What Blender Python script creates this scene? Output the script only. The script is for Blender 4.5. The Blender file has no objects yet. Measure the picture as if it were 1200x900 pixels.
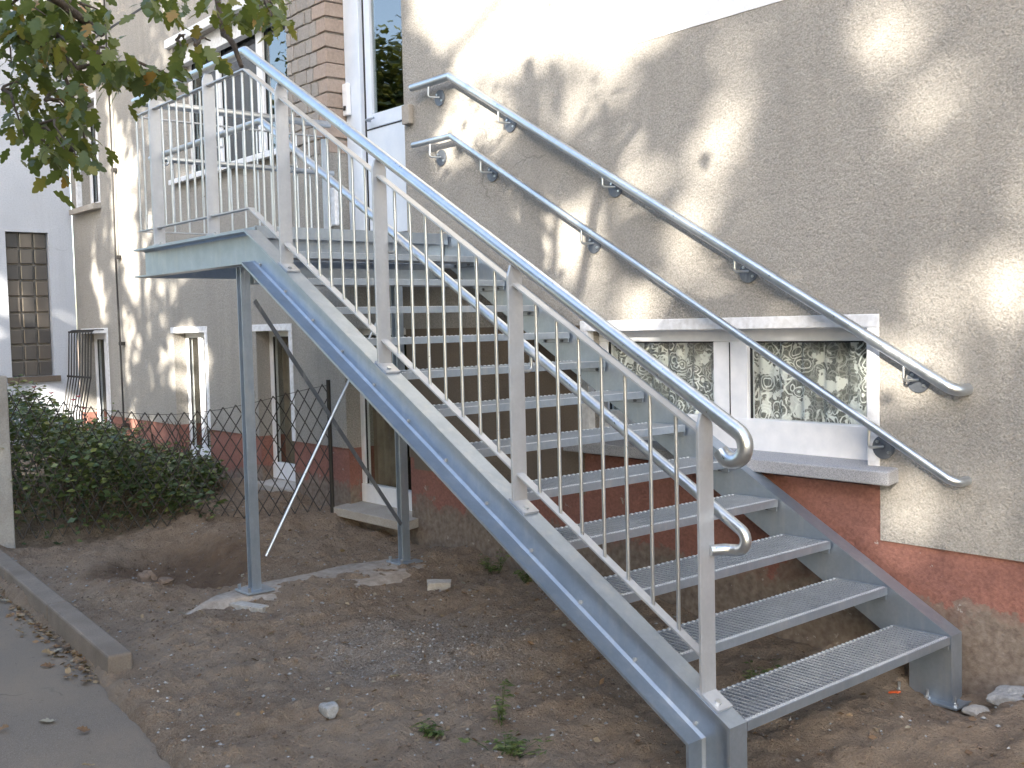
import bpy, math, random
import numpy as np
from mathutils import Vector, Matrix
random.seed(7); RNG = np.random.default_rng(7)
scn = bpy.context.scene
COL = scn.collection
# ------------------------------------------------------------------ camera
CAM = np.array([2.29662, -4.43660, 1.41910]); FPX = 1249.4
YAW, PITCH, ROLL = 0.86899, 0.05627, -0.02426
_f = np.array([-math.sin(YAW)*math.cos(PITCH), math.cos(YAW)*math.cos(PITCH), -math.sin(PITCH)])
_r = np.array([math.cos(YAW), math.sin(YAW), 0.0]); _u = np.cross(_r, _f)
RT = _r*math.cos(ROLL)+_u*math.sin(ROLL); UP = -_r*math.sin(ROLL)+_u*math.cos(ROLL); FW = _f
cd = bpy.data.cameras.new('camera'); cam = bpy.data.objects.new('camera', cd); COL.objects.link(cam)
cd.sensor_width = 36; cd.lens = 36*FPX/1200; cd.clip_end = 1000; cd.clip_start = 0.05
cam.matrix_world = Matrix(((RT[0], UP[0], -FW[0], CAM[0]), (RT[1], UP[1], -FW[1], CAM[1]), (RT[2], UP[2], -FW[2], CAM[2]), (0, 0, 0, 1)))
scn.camera = cam
# ------------------------------------------------------------------ sky, sun, exposure
SUN = np.array([0.42, -0.85, 0.36]); SUN /= np.linalg.norm(SUN)      # towards the sun
w = bpy.data.worlds.new('World'); scn.world = w; w.use_nodes = True
nt = w.node_tree; sky = nt.nodes.new('ShaderNodeTexSky'); sky.sky_type = 'NISHITA'; sky.sun_disc = False
sky.sun_elevation = math.asin(SUN[2]); sky.sun_rotation = math.atan2(SUN[0], SUN[1]); sky.dust_density = 2.2; sky.air_density = 1.0
nt.links.new(sky.outputs[0], nt.nodes['Background'].inputs[0]); nt.nodes['Background'].inputs[1].default_value = 0.15
sl = bpy.data.lights.new('sun', 'SUN'); sl.energy = 4.2; sl.angle = math.radians(0.53); sl.color = (1.0, 0.92, 0.80)
so = bpy.data.objects.new('sun', sl); COL.objects.link(so)
so.rotation_euler = Vector((-SUN[0], -SUN[1], -SUN[2])).to_track_quat('-Z', 'Y').to_euler()
vs = scn.view_settings; vs.view_transform = 'Standard'; vs.look = 'None'; vs.gamma = 1.0; vs.use_curve_mapping = False
vs.exposure = 2.5
# ------------------------------------------------------------------ helpers
def pix(P):
    d = np.atleast_2d(P)-CAM; z = d@FW
    return 600+FPX*(d@RT)/z, 450-FPX*(d@UP)/z
def ray(u, v): return RT*(u-600)/FPX+UP*(450-v)/FPX+FW
def along(u, v, depth): return CAM+ray(u, v)*depth
def on_wall(u, v, y=0.15):
    d = ray(u, v); return CAM+d*(y-CAM[1])/d[1]
class MB:
    def __init__(s): s.v = []; s.f = []; s.m = []
    def add(s, vs, fs, m=0):
        n = len(s.v); s.v += [tuple(map(float, p)) for p in vs]; s.f += [tuple(i+n for i in q) for q in fs]; s.m += [m]*len(fs)
    def box(s, a, b, m=0):
        x0, y0, z0 = [min(p, q) for p, q in zip(a, b)]; x1, y1, z1 = [max(p, q) for p, q in zip(a, b)]
        s.add([(x0,y0,z0),(x1,y0,z0),(x1,y1,z0),(x0,y1,z0),(x0,y0,z1),(x1,y0,z1),(x1,y1,z1),(x0,y1,z1)],
              [(0,3,2,1),(4,5,6,7),(0,1,5,4),(1,2,6,5),(2,3,7,6),(3,0,4,7)], m)
        return s
    def bar(s, p, q, wv, hv, m=0):
        """rectangular bar from p to q; wv, hv = half-extent vectors"""
        p, q, wv, hv = map(np.array, (p, q, wv, hv)); P = []
        for c in (p, q): P += [c-wv-hv, c+wv-hv, c+wv+hv, c-wv+hv]
        s.add(P, [(0,3,2,1),(4,5,6,7),(0,1,5,4),(1,2,6,5),(2,3,7,6),(3,0,4,7)], m); return s
    def prism(s, poly, y0, y1, m=0):
        """poly in (x,z), extruded along y"""
        n = len(poly); P = [(x, y0, z) for x, z in poly]+[(x, y1, z) for x, z in poly]
        s.add(P, [tuple(range(n)), tuple(range(2*n-1, n-1, -1))]+[(i, i+n, (i+1) % n+n, (i+1) % n) for i in range(n)], m); return s
    def tube(s, pts, r, n=12, caps=True, m=0):
        pts = [np.array(p, float) for p in pts]; k = len(pts); rs = r if hasattr(r, '__len__') else [r]*k
        t0 = pts[1]-pts[0]; t0 /= np.linalg.norm(t0); a = np.array([0, 0, 1.0]) if abs(t0[2]) < .9 else np.array([1.0, 0, 0])
        u = np.cross(t0, a); u /= np.linalg.norm(u); P = []
        for i in range(k):
            d0 = pts[min(i+1, k-1)]-pts[i]; d1 = pts[i]-pts[max(i-1, 0)]
            t = d0/(np.linalg.norm(d0)+1e-9)+d1/(np.linalg.norm(d1)+1e-9); t /= np.linalg.norm(t)+1e-9
            u = u-t*np.dot(u, t); u /= np.linalg.norm(u); vv = np.cross(t, u)
            for j in range(n):
                an = 2*math.pi*j/n; P.append(pts[i]+rs[i]*(math.cos(an)*u+math.sin(an)*vv))
        F = [(i*n+j, i*n+(j+1) % n, (i+1)*n+(j+1) % n, (i+1)*n+j) for i in range(k-1) for j in range(n)]
        if caps: F += [tuple(range(n-1, -1, -1)), tuple(range((k-1)*n, k*n))]
        s.add(P, F, m); return s
    def mesh(s, name, mats, smooth=None):
        me = bpy.data.meshes.new(name); me.from_pydata(s.v, [], s.f)
        mats = mats if isinstance(mats, (list, tuple)) else [mats]
        for x in mats: me.materials.append(x)
        if len(mats) > 1: me.polygons.foreach_set('material_index', s.m)
        me.update()
        if smooth is not None:
            me.polygons.foreach_set('use_smooth', [True]*len(me.polygons)); me.set_sharp_from_angle(angle=math.radians(smooth))
        return me
    def build(s, name, mats, parent=None, smooth=None, bevel=0):
        o = link(name, s.mesh(name, mats, smooth), parent)
        if bevel:
            b = o.modifiers.new('bevel', 'BEVEL'); b.width = bevel; b.segments = 2; b.limit_method = 'ANGLE'; b.angle_limit = .6
        return o
def link(name, data, parent=None, loc=None, rot=None):
    o = bpy.data.objects.new(name, data); COL.objects.link(o)
    if parent: o.parent = parent
    if loc is not None: o.location = loc
    if rot is not None: o.rotation_euler = rot
    return o
def tag(o, label=None, cat=None, group=None, kind=None):
    for k, v in (('label', label), ('category', cat), ('group', group), ('kind', kind)):
        if v: o[k] = v
    return o
def thing(name, label, cat, group=None, loc=(0, 0, 0)):
    return tag(link(name, None, loc=loc), label, cat, group)
def fillet(pts, r, n=6):
    pts = [np.array(p, float) for p in pts]; out = [pts[0]]
    for i in range(1, len(pts)-1):
        a, b, c = pts[i-1:i+2]; d1 = (a-b); l1 = np.linalg.norm(d1); d1 /= l1; d2 = (c-b); l2 = np.linalg.norm(d2); d2 /= l2
        rr = r[i] if isinstance(r, dict) and i in r else (r if not isinstance(r, dict) else .03)
        an = math.acos(np.clip(np.dot(d1, d2), -1, 1)); t = min(rr/math.tan(an/2), l1*.49, l2*.49)
        p0, p1 = b+d1*t, b+d2*t; R = t*math.tan(an/2)
        bis = d1+d2; bis /= np.linalg.norm(bis); cen = b+bis*(R/math.sin(an/2)) if R > 1e-6 else b
        v0, v1 = p0-cen, p1-cen; th = math.acos(np.clip(np.dot(v0, v1)/(np.linalg.norm(v0)*np.linalg.norm(v1)+1e-12), -1, 1))
        for k in range(n+1):
            q = k/n
            out.append(cen+(math.sin((1-q)*th)*v0+math.sin(q*th)*v1)/math.sin(th) if th > 1e-4 else p0)
    return out+[pts[-1]]
# ------------------------------------------------------------------ materials
class N:
    def __init__(s, name):
        s.m = bpy.data.materials.new(name); s.m.use_nodes = True; s.t = s.m.node_tree; s.b = s.t.nodes['Principled BSDF']; s._o = None
    def n(s, typ, **kw):
        x = s.t.nodes.new('ShaderNode'+typ)
        for k, v in kw.items():
            if k in x.inputs: x.inputs[k].default_value = v
            else: setattr(x, k, v)
        return x
    def l(s, a, b): s.t.links.new(a, b)
    @property
    def obj(s):
        if s._o is None: s._o = s.n('NewGeometry').outputs['Position']
        return s._o
    def noise(s, scale, detail=4, rough=.55, vec=None, dist=0):
        x = s.n('TexNoise', Scale=scale, Detail=detail, Roughness=rough, Distortion=dist); s.l(vec or s.obj, x.inputs['Vector']); return x.outputs['Fac']
    def ramp(s, fac, stops):
        x = s.n('ValToRGB'); e = x.color_ramp.elements
        while len(e) < len(stops): e.new(.5)
        for q, (p, c) in zip(e, stops):
            q.position = p; q.color = (*c, 1) if hasattr(c, '__len__') else (c, c, c, 1)
        s.l(fac, x.inputs[0]); return x.outputs[0]
    def mix(s, fac, a, b, mode='MIX'):
        x = s.n('Mix', data_type='RGBA', blend_type=mode)
        for i, v in ((0, fac), (6, a), (7, b)):
            if hasattr(v, 'node'): s.l(v, x.inputs[i])
            else: x.inputs[i].default_value = v if i == 0 else (*v, 1)
        return x.outputs[2]
    def math(s, op, a, b=0):
        x = s.n('Math', operation=op)
        for i, v in ((0, a), (1, b)):
            if hasattr(v, 'node'): s.l(v, x.inputs[i])
            else: x.inputs[i].default_value = v
        return x.outputs[0]
    def scale(s, v3):
        x = s.n('Mapping'); x.inputs['Scale'].default_value = v3; s.l(s.obj, x.inputs[0]); return x.outputs[0]
    def bump(s, h, strength=.3, dist=.01):
        x = s.n('Bump', Strength=strength, Distance=dist); s.l(h, x.inputs['Height']); s.l(x.outputs[0], s.b.inputs['Normal']); return s
    def col(s, c):
        if hasattr(c, 'node'): s.l(c, s.b.inputs['Base Color'])
        else: s.b.inputs['Base Color'].default_value = (*c, 1)
        return s
    def set(s, **kw):
        for k, v in kw.items():
            k = k.replace('_', ' ')
            if hasattr(v, 'node'): s.l(v, s.b.inputs[k])
            else: s.b.inputs[k].default_value = v
        return s
def mat_steel(name, base, dark, rough=.42, metal=.75):
    k = N(name); a = k.noise(9, 3); b = k.noise(60, 4); c = k.mix(.35, k.ramp(a, [(.3, dark), (.7, base)]), k.ramp(b, [(.25, dark), (.75, base)]))
    vc = k.n('TexVoronoi', Scale=85.); k.l(k.obj, vc.inputs['Vector']); sc_ = k.n('SeparateColor'); k.l(vc.outputs['Color'], sc_.inputs[0]); c = k.mix(k.math('MULTIPLY', sc_.outputs[0], .35), c, dark)
    st = k.noise(6, 4, vec=k.scale((3, 3, .6))); c = k.mix(k.ramp(st, [(.52, 0.), (.75, .35)]), c, (.62, .62, .6))
    k.col(c).set(Metallic=metal, Roughness=k.ramp(b, [(.3, rough-.04), (.7, rough+.08)])); return k.m
M = {}
M['steel'] = mat_steel('galvanised_steel', (.47, .53, .60), (.35, .405, .47), .38, .82)
M['steel_tube'] = mat_steel('galvanised_tube', (.65, .68, .705), (.50, .535, .565), .31, .93)
M['steel_bar'] = mat_steel('galvanised_flat_bar', (.57, .585, .61), (.45, .465, .49), .43, .6)
M['steel_grate'] = mat_steel('galvanised_grating', (.44, .475, .51), (.32, .355, .39), .36, .9)
M['zinc_bright'] = mat_steel('bright_zinc', (.80, .82, .84), (.68, .70, .72), .4, .5)
M['steel_dark'] = mat_steel('dull_zinc', (.20, .22, .25), (.13, .145, .17), .5, .7)
def mat_plaster(name, c0, c1, c2, scale=230, bs=.55, stain=.4):
    k = N(name); fine = k.noise(scale, 3, .7); mid = k.noise(35, 4); big = k.noise(1.3, 5)
    c = k.ramp(fine, [(.25, c0), (.5, c1), (.78, c2)]); c = k.mix(k.ramp(big, [(.35, 0.), (.7, stain)]), c, tuple(x*.82 for x in c1))
    run = k.noise(1.0, 4, vec=k.scale((5, 5, .35))); c = k.mix(k.ramp(run, [(.52, 0.), (.75, .45)]), c, tuple(x*.68 for x in c1))
    nz = k.n('TexNoise', Scale=3., Detail=4.); k.l(k.obj, nz.inputs[0]); ad = k.n('VectorMath', operation='MULTIPLY_ADD'); k.l(nz.outputs['Color'], ad.inputs[0]); ad.inputs[1].default_value = (.5, .5, .5); k.l(k.obj, ad.inputs[2])
    vr = k.n('TexVoronoi', Scale=.55, feature='DISTANCE_TO_EDGE'); k.l(ad.outputs[0], vr.inputs['Vector']); crk = k.math('MULTIPLY', k.ramp(vr.outputs[0], [(.0012, 1.), (.0035, 0.)]), k.ramp(k.noise(1.1, 3), [(.57, 0.), (.62, .6)]))
    c = k.mix(crk, c, tuple(x*.4 for x in c1)); k.col(c).set(Roughness=.95); k.bump(k.math('ADD', fine, k.math('MULTIPLY', mid, .8)), bs, .009); return k.m
M['beige'] = mat_plaster('beige_roughcast', (.18, .168, .148), (.335, .316, .284), (.47, .447, .407), 95, .95)
M['white_wall'] = mat_plaster('white_plaster', (.66, .67, .68), (.74, .75, .77), (.82, .83, .84), 120, .2, .25)
M['annex_wall'] = mat_plaster('annex_white_plaster', (.46, .48, .51), (.56, .58, .62), (.64, .66, .70), 60, .2, .6)
M['bare'] = mat_plaster('dark_brown_plaster', (.115, .09, .066), (.165, .13, .098), (.22, .18, .14), 90, .4, .6)  # dark brown carrying the stair's shade on the wall; also colours the annex sill
k = N('red_plinth_paint'); big = k.noise(2.6, 9, .68); fine = k.noise(70, 4)
c = k.ramp(fine, [(.3, (.19, .085, .064)), (.7, (.285, .13, .10))])
sep = k.n('SeparateXYZ'); k.l(k.obj, sep.inputs[0])
lowz = k.math('ADD', k.math('MULTIPLY', sep.outputs[2], -2.2), k.math('MULTIPLY', big, 1.5))   # worn off to bare mortar near the soil
c = k.mix(k.ramp(lowz, [(.50, 0.), (.53, .75), (.62, .8), (.66, 1.)]), c, k.ramp(k.noise(25, 6), [(.3, (.12, .09, .07)), (.7, (.24, .20, .165))]))
c = k.mix(k.ramp(k.noise(11, 6, .7), [(.665, 0.), (.675, .8)]), c, (.36, .33, .30))
k.col(c).set(Roughness=.9).bump(k.math('ADD', fine, k.math('MULTIPLY', k.noise(8, 5), 3.)), .5, .01); M['plinth'] = k.m
k = N('white_frame'); k.col(k.ramp(k.noise(14, 4), [(.3, (.70, .72, .75)), (.7, (.80, .81, .83))])).set(Roughness=.35); M['frame'] = k.m
k = N('white_surround'); k.col(k.ramp(k.noise(30, 5), [(.3, (.58, .58, .58)), (.65, (.76, .77, .79))])).set(Roughness=.7).bump(k.noise(60, 3), .25, .003); M['surround'] = k.m
k = N('door_paint'); k.col(k.ramp(k.noise(8, 4), [(.3, (.58, .65, .75)), (.7, (.66, .72, .80))])).set(Roughness=.3); M['door'] = k.m
k = N('dark_gasket'); k.col((.012, .013, .016)).set(Roughness=.5); M['gasket'] = k.m
def mat_glass(name, ior, tint=(.9, .93, .92), rough=.01):
    m = bpy.data.materials.new(name); m.use_nodes = True; t = m.node_tree; t.nodes.clear()
    o = t.nodes.new('ShaderNodeOutputMaterial'); mx = t.nodes.new('ShaderNodeMixShader'); fr = t.nodes.new('ShaderNodeFresnel'); fr.inputs[0].default_value = ior
    tr = t.nodes.new('ShaderNodeBsdfTransparent'); tr.inputs[0].default_value = (*tint, 1); gl = t.nodes.new('ShaderNodeBsdfGlossy'); gl.inputs['Roughness'].default_value = rough
    bp = t.nodes.new('ShaderNodeBump'); nz = t.nodes.new('ShaderNodeTexNoise'); nz.inputs['Scale'].default_value = 2.5; bp.inputs['Strength'].default_value = .03; bp.inputs['Distance'].default_value = .05
    gm = t.nodes.new('ShaderNodeNewGeometry'); fm2 = t.nodes.new('ShaderNodeMath'); fm2.operation = 'MULTIPLY'; sb = t.nodes.new('ShaderNodeMath'); sb.operation = 'SUBTRACT'; sb.inputs[0].default_value = 1.0   # reflect on the outer face only
    for a, b in ((gm.outputs['Position'], nz.inputs[0]), (nz.outputs[0], bp.inputs['Height']), (bp.outputs[0], gl.inputs['Normal']), (fr.outputs[0], fm2.inputs[0]), (sb.outputs[0], fm2.inputs[1]), (fm2.outputs[0], mx.inputs[0]), (gm.outputs['Backfacing'], sb.inputs[1]), (tr.outputs[0], mx.inputs[1]), (gl.outputs[0], mx.inputs[2]), (mx.outputs[0], o.inputs[0])): t.links.new(a, b)
    return m
M['glass'] = mat_glass('window_glass', 1.5, (.95, .97, .96)); M['glass_up'] = mat_glass('double_glazing', 3.0, (.7, .75, .75))
k = N('dark_room'); k.col((.05, .042, .035)).set(Roughness=.9); M['room'] = k.m
k = N('granite_sill'); k.col(k.ramp(k.noise(260, 3, .8), [(.35, (.17, .17, .175)), (.5, (.30, .30, .31)), (.68, (.44, .44, .45))])).set(Roughness=.7).bump(k.noise(150, 3), .2, .002); M['granite'] = k.m
k = N('weathered_concrete'); k.col(k.mix(k.ramp(k.noise(3, 5), [(.35, 0.), (.7, .6)]), k.ramp(k.noise(90, 5, .7), [(.3, (.31, .285, .25)), (.7, (.47, .44, .395))]), (.22, .185, .15))).set(Roughness=.95).bump(k.noise(60, 6, .7), .5, .006); M['concrete'] = k.m
k = N('kerb_concrete'); k.col(k.mix(k.ramp(k.noise(4, 5), [(.3, 0.), (.7, .7)]), k.ramp(k.noise(120, 5, .7), [(.3, (.165, .132, .104)), (.7, (.28, .235, .19))]), (.12, .092, .068))).set(Roughness=.95).bump(k.noise(80, 6, .7), .5, .006); M['kerb'] = k.m
k = N('mortar'); k.col(k.ramp(k.noise(60, 5), [(.3, (.20, .18, .155)), (.7, (.32, .29, .25))])).set(Roughness=.95).bump(k.noise(60, 5), .6, .008); M['mortar'] = k.m
def mat_brick(name, a, b):
    k = N(name); oi = k.n('ObjectInfo').outputs['Random']; v = k.mix(oi, a, b)
    c = k.mix(.35, v, k.ramp(k.noise(40, 5, .7), [(.3, tuple(x*.5 for x in a)), (.7, tuple(min(1, x*1.3) for x in b))]))
    k.col(c).set(Roughness=.9).bump(k.noise(50, 5, .7), .5, .006); return k.m
M['brick'] = mat_brick('worn_clinker_brick', (.25, .228, .205), (.31, .285, .26)); M['brick_red'] = mat_brick('orange_brick', (.31, .24, .195), (.35, .285, .24))
k = N('glass_block'); oi = k.n('ObjectInfo').outputs['Random']
wv = k.n('TexWave', Scale=38., Distortion=.5); wv.bands_direction = 'Y'; k.l(k.obj, wv.inputs[0])
k.col(k.mix(wv.outputs['Fac'], k.mix(oi, (.04, .04, .042), (.075, .065, .055)), k.mix(oi, (.10, .095, .09), (.20, .17, .14)))).set(Roughness=.12, IOR=1.6); M['gblock'] = k.m
k = N('curtain_dark'); k.col((.13, .13, .11)).set(Roughness=.9); M['curtain_back'] = k.m
# lace curtain: white thread figures on sheer grey net
m = bpy.data.materials.new('lace'); m.use_nodes = True; k = N.__new__(N); k.m = m; k.t = m.node_tree; k.b = k.t.nodes['Principled BSDF']; k._o = None
nz = k.n('TexNoise', Scale=7., Detail=2.); k.l(k.obj, nz.inputs[0]); add = k.n('VectorMath', operation='MULTIPLY_ADD'); k.l(nz.outputs['Color'], add.inputs[0]); add.inputs[1].default_value = (.10, .10, .10); k.l(k.obj, add.inputs[2])
vo = k.n('TexVoronoi', Scale=13.); k.l(add.outputs[0], vo.inputs['Vector']); vo2 = k.n('TexVoronoi', Scale=30., feature='DISTANCE_TO_EDGE'); k.l(add.outputs[0], vo2.inputs['Vector'])
ring = k.math('SINE', k.math('MULTIPLY', vo.outputs['Distance'], 26.)); rg = k.ramp(ring, [(.50, 0.), (.62, 1.)])
net = k.ramp(vo2.outputs[0], [(.03, 1.), (.09, 0.)]); fig = k.ramp(k.noise(10, 3, .6), [(.535, 0.), (.56, 1.)])
cov = k.math('MAXIMUM', k.math('MULTIPLY', rg, k.ramp(k.noise(4, 2), [(.4, .15), (.55, 1.)])), k.math('MAXIMUM', k.math('MULTIPLY', fig, .85), k.math('MULTIPLY', net, .3)))
k.col(k.mix(cov, (.22, .22, .21), (.84, .84, .82))).set(Roughness=.9, Alpha=k.ramp(cov, [(0., .75), (1., 1.)])); M['lace'] = m
k = N('soil'); big = k.noise(.9, 6, .6); mid = k.noise(9, 6, .65); fine = k.noise(120, 5, .75)
c = k.ramp(fine, [(.25, (.145, .096, .060)), (.5, (.335, .245, .168)), (.70, (.485, .375, .268)), (.83, (.655, .55, .43))])
c = k.mix(k.ramp(mid, [(.38, 0.), (.62, .55)]), c, (.165, .108, .07)); c = k.mix(k.ramp(big, [(.42, 0.), (.6, .6)]), c, (.38, .29, .21))
gm = k.n('VectorMath', operation='DISTANCE'); k.l(k.obj, gm.inputs[0]); gm.inputs[1].default_value = (-2.2, -1.25, -.3)
grav = k.math('ADD', k.math('MULTIPLY', gm.outputs['Value'], .9), k.math('MULTIPLY', k.noise(4, 5), .7))
c = k.mix(k.ramp(grav, [(.75, .7), (1.05, 0.)]), c, k.ramp(k.noise(75, 3, .8), [(.4, (.20, .155, .115)), (.55, (.36, .30, .245)), (.70, (.58, .52, .45))]))
dg = k.n('VectorMath', operation='DISTANCE'); k.l(k.obj, dg.inputs[0]); dg.inputs[1].default_value = (-5.0, -1.45, -.35)
c = k.mix(k.ramp(k.math('ADD', dg.outputs['Value'], k.math('MULTIPLY', k.noise(5, 5), .5)), [(.75, .85), (1.2, 0.)]), c, k.ramp(mid, [(.3, (.08, .045, .025)), (.7, (.19, .12, .07))]))   # darker dug earth around the pit
k.col(c).set(Roughness=1.); k.bump(k.math('ADD', k.math('MULTIPLY', fine, .7), k.math('ADD', k.math('MULTIPLY', mid, 1.4), k.math('MULTIPLY', k.noise(34, 5, .7), 1.6))), 1., .03); M['soil'] = k.m
k = N('asphalt'); c = k.ramp(k.noise(240, 4, .8), [(.3, (.12, .096, .074)), (.55, (.205, .168, .132)), (.75, (.36, .305, .25))])
c = k.mix(k.ramp(k.noise(1.6, 6), [(.4, 0.), (.65, .6)]), c, (.25, .195, .14)); nz = k.n('TexNoise', Scale=2.5, Detail=5.); k.l(k.obj, nz.inputs[0]); ad = k.n('VectorMath', operation='MULTIPLY_ADD'); k.l(nz.outputs['Color'], ad.inputs[0]); ad.inputs[1].default_value = (.6, .6, .6); k.l(k.obj, ad.inputs[2])
vr = k.n('TexVoronoi', Scale=1.1, feature='DISTANCE_TO_EDGE'); k.l(ad.outputs[0], vr.inputs['Vector']); c = k.mix(k.math('MULTIPLY', k.ramp(vr.outputs[0], [(.004, 1.), (.012, 0.)]), k.ramp(k.noise(1.7, 3), [(.62, 0.), (.68, .6)])), c, (.06, .048, .04))
c = k.mix(k.ramp(k.noise(26, 5, .75), [(.62, 0.), (.66, .55)]), c, (.11, .085, .065)); k.col(c).set(Roughness=.95).bump(k.math('ADD', k.noise(160, 4, .8), k.noise(30, 4, .7)), .6, .008); M['asphalt'] = k.m
def mat_leaf(name, stops, tr=.3, rough=.5):
    k = N(name); at = k.n('Attribute', attribute_name='rnd'); f = k.math('ADD', at.outputs['Fac'], k.math('MULTIPLY', k.noise(18, 2), .25)); oi = k.n('ObjectInfo').outputs['Random']
    f = k.math('ADD', k.math('MULTIPLY', f, .8), k.math('MULTIPLY', oi, .0001)); c = k.ramp(f, stops); k.col(c).set(Roughness=rough)
    t = k.n('BsdfTranslucent'); k.l(k.mix(.5, c, (.30, .34, .04)), t.inputs[0]); mx = k.n('MixShader'); mx.inputs[0].default_value = tr
    k.l(k.b.outputs[0], mx.inputs[1]); k.l(t.outputs[0], mx.inputs[2]); k.l(mx.outputs[0], k.t.nodes['Material Output'].inputs[0]); return k.m
M['oak_leaf'] = mat_leaf('oak_leaves', [(.1, (.035, .055, .018)), (.4, (.065, .092, .022)), (.62, (.11, .13, .028)), (.8, (.19, .165, .035)), (1., (.30, .13, .035))], .32)
M['far_leaf'] = mat_leaf('tree_leaves', [(.1, (.025, .045, .014)), (.5, (.055, .082, .02)), (.9, (.12, .125, .028))], .12)
M['hedge_leaf'] = mat_leaf('hedge_leaves', [(.1, (.03, .052, .024)), (.5, (.06, .095, .036)), (.75, (.11, .15, .05)), (1., (.26, .27, .075))], .2, .35)
M['dead_leaf'] = mat_leaf('fallen_leaves', [(.1, (.10, .055, .03)), (.5, (.20, .12, .065)), (.8, (.30, .22, .13)), (1., (.30, .28, .22))], .1, .8)
M['grass'] = mat_leaf('weed_leaves', [(.1, (.05, .08, .02)), (.6, (.10, .14, .04)), (1., (.24, .22, .09))], .25, .6)
k = N('bark'); k.col(k.ramp(k.noise(14, 6, .7, vec=k.scale((4, 4, .8))), [(.3, (.04, .03, .022)), (.7, (.13, .10, .075))])).set(Roughness=.95).bump(k.noise(14, 6, .7, vec=k.scale((4, 4, .8))), .8, .02); M['bark'] = k.m
def mat_stone(name, a, b, sc=40):
    k = N(name); k.col(k.ramp(k.noise(sc, 5, .7), [(.3, a), (.7, b)])).set(Roughness=.9).bump(k.noise(sc, 5, .7), .5, .006); return k.m
M['stone'] = mat_stone('grey_stone', (.2, .195, .185), (.40, .39, .37)); M['stone_pale'] = mat_stone('pale_stone', (.30, .275, .24), (.47, .435, .385)); M['stone_brown'] = mat_stone('brown_stone', (.11, .075, .05), (.21, .15, .11))
k = N('rusty_wire'); k.col(k.ramp(k.noise(30, 4), [(.3, (.035, .03, .028)), (.7, (.075, .065, .055))])).set(Metallic=.2, Roughness=.7); M['wire'] = k.m
k = N('dark_iron'); k.col((.03, .028, .026)).set(Metallic=.2, Roughness=.6); M['iron'] = k.m
k = N('orange_plastic'); k.col((.75, .13, .03)).set(Roughness=.4); M['orange'] = k.m
k = N('flower_red'); k.col((.35, .03, .05)).set(Roughness=.6); M['flower'] = k.m
k = N('warm_fabric'); k.col((.55, .22, .12)).set(Roughness=.9); M['warm'] = k.m
# ------------------------------------------------------------------ ground
PTS = np.array([(0,.05,-.318),(0,-1.5,-.318),(-.2,-3,-.325),(-1.5,-2.3,-.31),(-3.7,-1.49,-.235),(-3.7,-.35,-.24),(-3.7,-.9,-.235),(-3.9,-.6,-.23),(-3.5,-1.2,-.235),(-2.8,.1,-.2),(-1.2,.1,-.21),(.4,.14,-.16),(-.3,.2,-.19),(-5.0,0,-.26),(-4.3,.1,-.25),(-4.6,-.35,-.215),(-5.5,.1,-.12),
 (-6.2,-.2,-.04),(-7,0,.0),(-8,-.5,0),(-9.5,-.3,.04),(-11,-.5,.08),(-6.7,-1.9,-.25),(-5.5,-2.2,-.255),(-4.5,-2.35,-.26),(-3.2,-2.45,-.29),(-5.5,-1.0,-.17),(1.5,-1,-.32),(3,-3,-.33),(2,.1,-.22),(-2.2,-1.3,-.255),(-1,-.8,-.29),(4,0,-.28)])
_rng = np.random.default_rng(3); _K = [(_rng.normal(size=2)*s, _rng.random()*6.28, a) for s, a, n in ((2.2, .012, 8), (6, .006, 10), (16, .0035, 14), (34, .0022, 14), (62, .0016, 16), (105, .0011, 16)) for _ in range(n)]
EDGE = np.array([(-300., -1.95), (-5.74, -2.44), (-3.05, -2.63), (-2.44, -2.70), (-1.77, -2.78), (-.9, -3.0), (.3, -3.3), (6, -4.6), (300, -70)])   # edge of the pavement
def hgt(x, y):
    x = np.asarray(x, float); y = np.asarray(y, float); num = 0; den = 0
    for px, py, pz in PTS:
        wgt = 1/(((x-px)**2+(y-py)**2)+.08)**1.6; num = num+wgt*pz; den = den+wgt
    h = num/den
    h = h-.22*np.exp(-(((x+5.05)/.66)**2+((y+1.38)/.36)**2)**2)          # dug-out pit by the post
    h = h+.05*np.exp(-(((x+4.55)/.35)**2+((y+1.95)/.16)**2))+.07*np.exp(-(((x+5.9)/.4)**2+((y+.9)/.3)**2))
    b = 0
    for kv, ph, a in _K: b = b+a*np.sin(kv[0]*x+kv[1]*y+ph)
    h = h+b*np.clip(1-((np.abs(x+2)-7)/3), 0, 1)
    e = np.interp(x, EDGE[:, 0], EDGE[:, 1]); below = np.clip((e-y+.03)/.10, 0, 1)
    return h*(1-below)+(-.42)*below
def axis(a, b, d, lo, hi):
    c = np.arange(a, b+1e-6, d); L = [a-.3*1.45**i for i in range(1, 40)]; H = [b+.3*1.45**i for i in range(1, 40)]
    return np.array(sorted([q for q in L if q > lo]+[lo]+list(c)+[q for q in H if q < hi]+[hi]))
xs = axis(-8.5, 1.5, .024, -300, 300); ys = axis(-3.0, .25, .024, -300, 300)
X, Yg = np.meshgrid(xs, ys); Z = hgt(X, Yg); nx, ny = len(xs), len(ys)
me = bpy.data.meshes.new('ground'); idx = np.arange(nx*ny).reshape(ny, nx)
F = np.stack([idx[:-1, :-1], idx[:-1, 1:], idx[1:, 1:], idx[1:, :-1]], -1).reshape(-1, 4)
me.from_pydata(np.stack([X, Yg, Z], -1).reshape(-1, 3).tolist(), [], F.tolist()); me.materials.append(M['soil'])
me.polygons.foreach_set('use_smooth', [True]*len(me.polygons)); me.update(); tag(link('ground', me), kind='structure')
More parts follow.
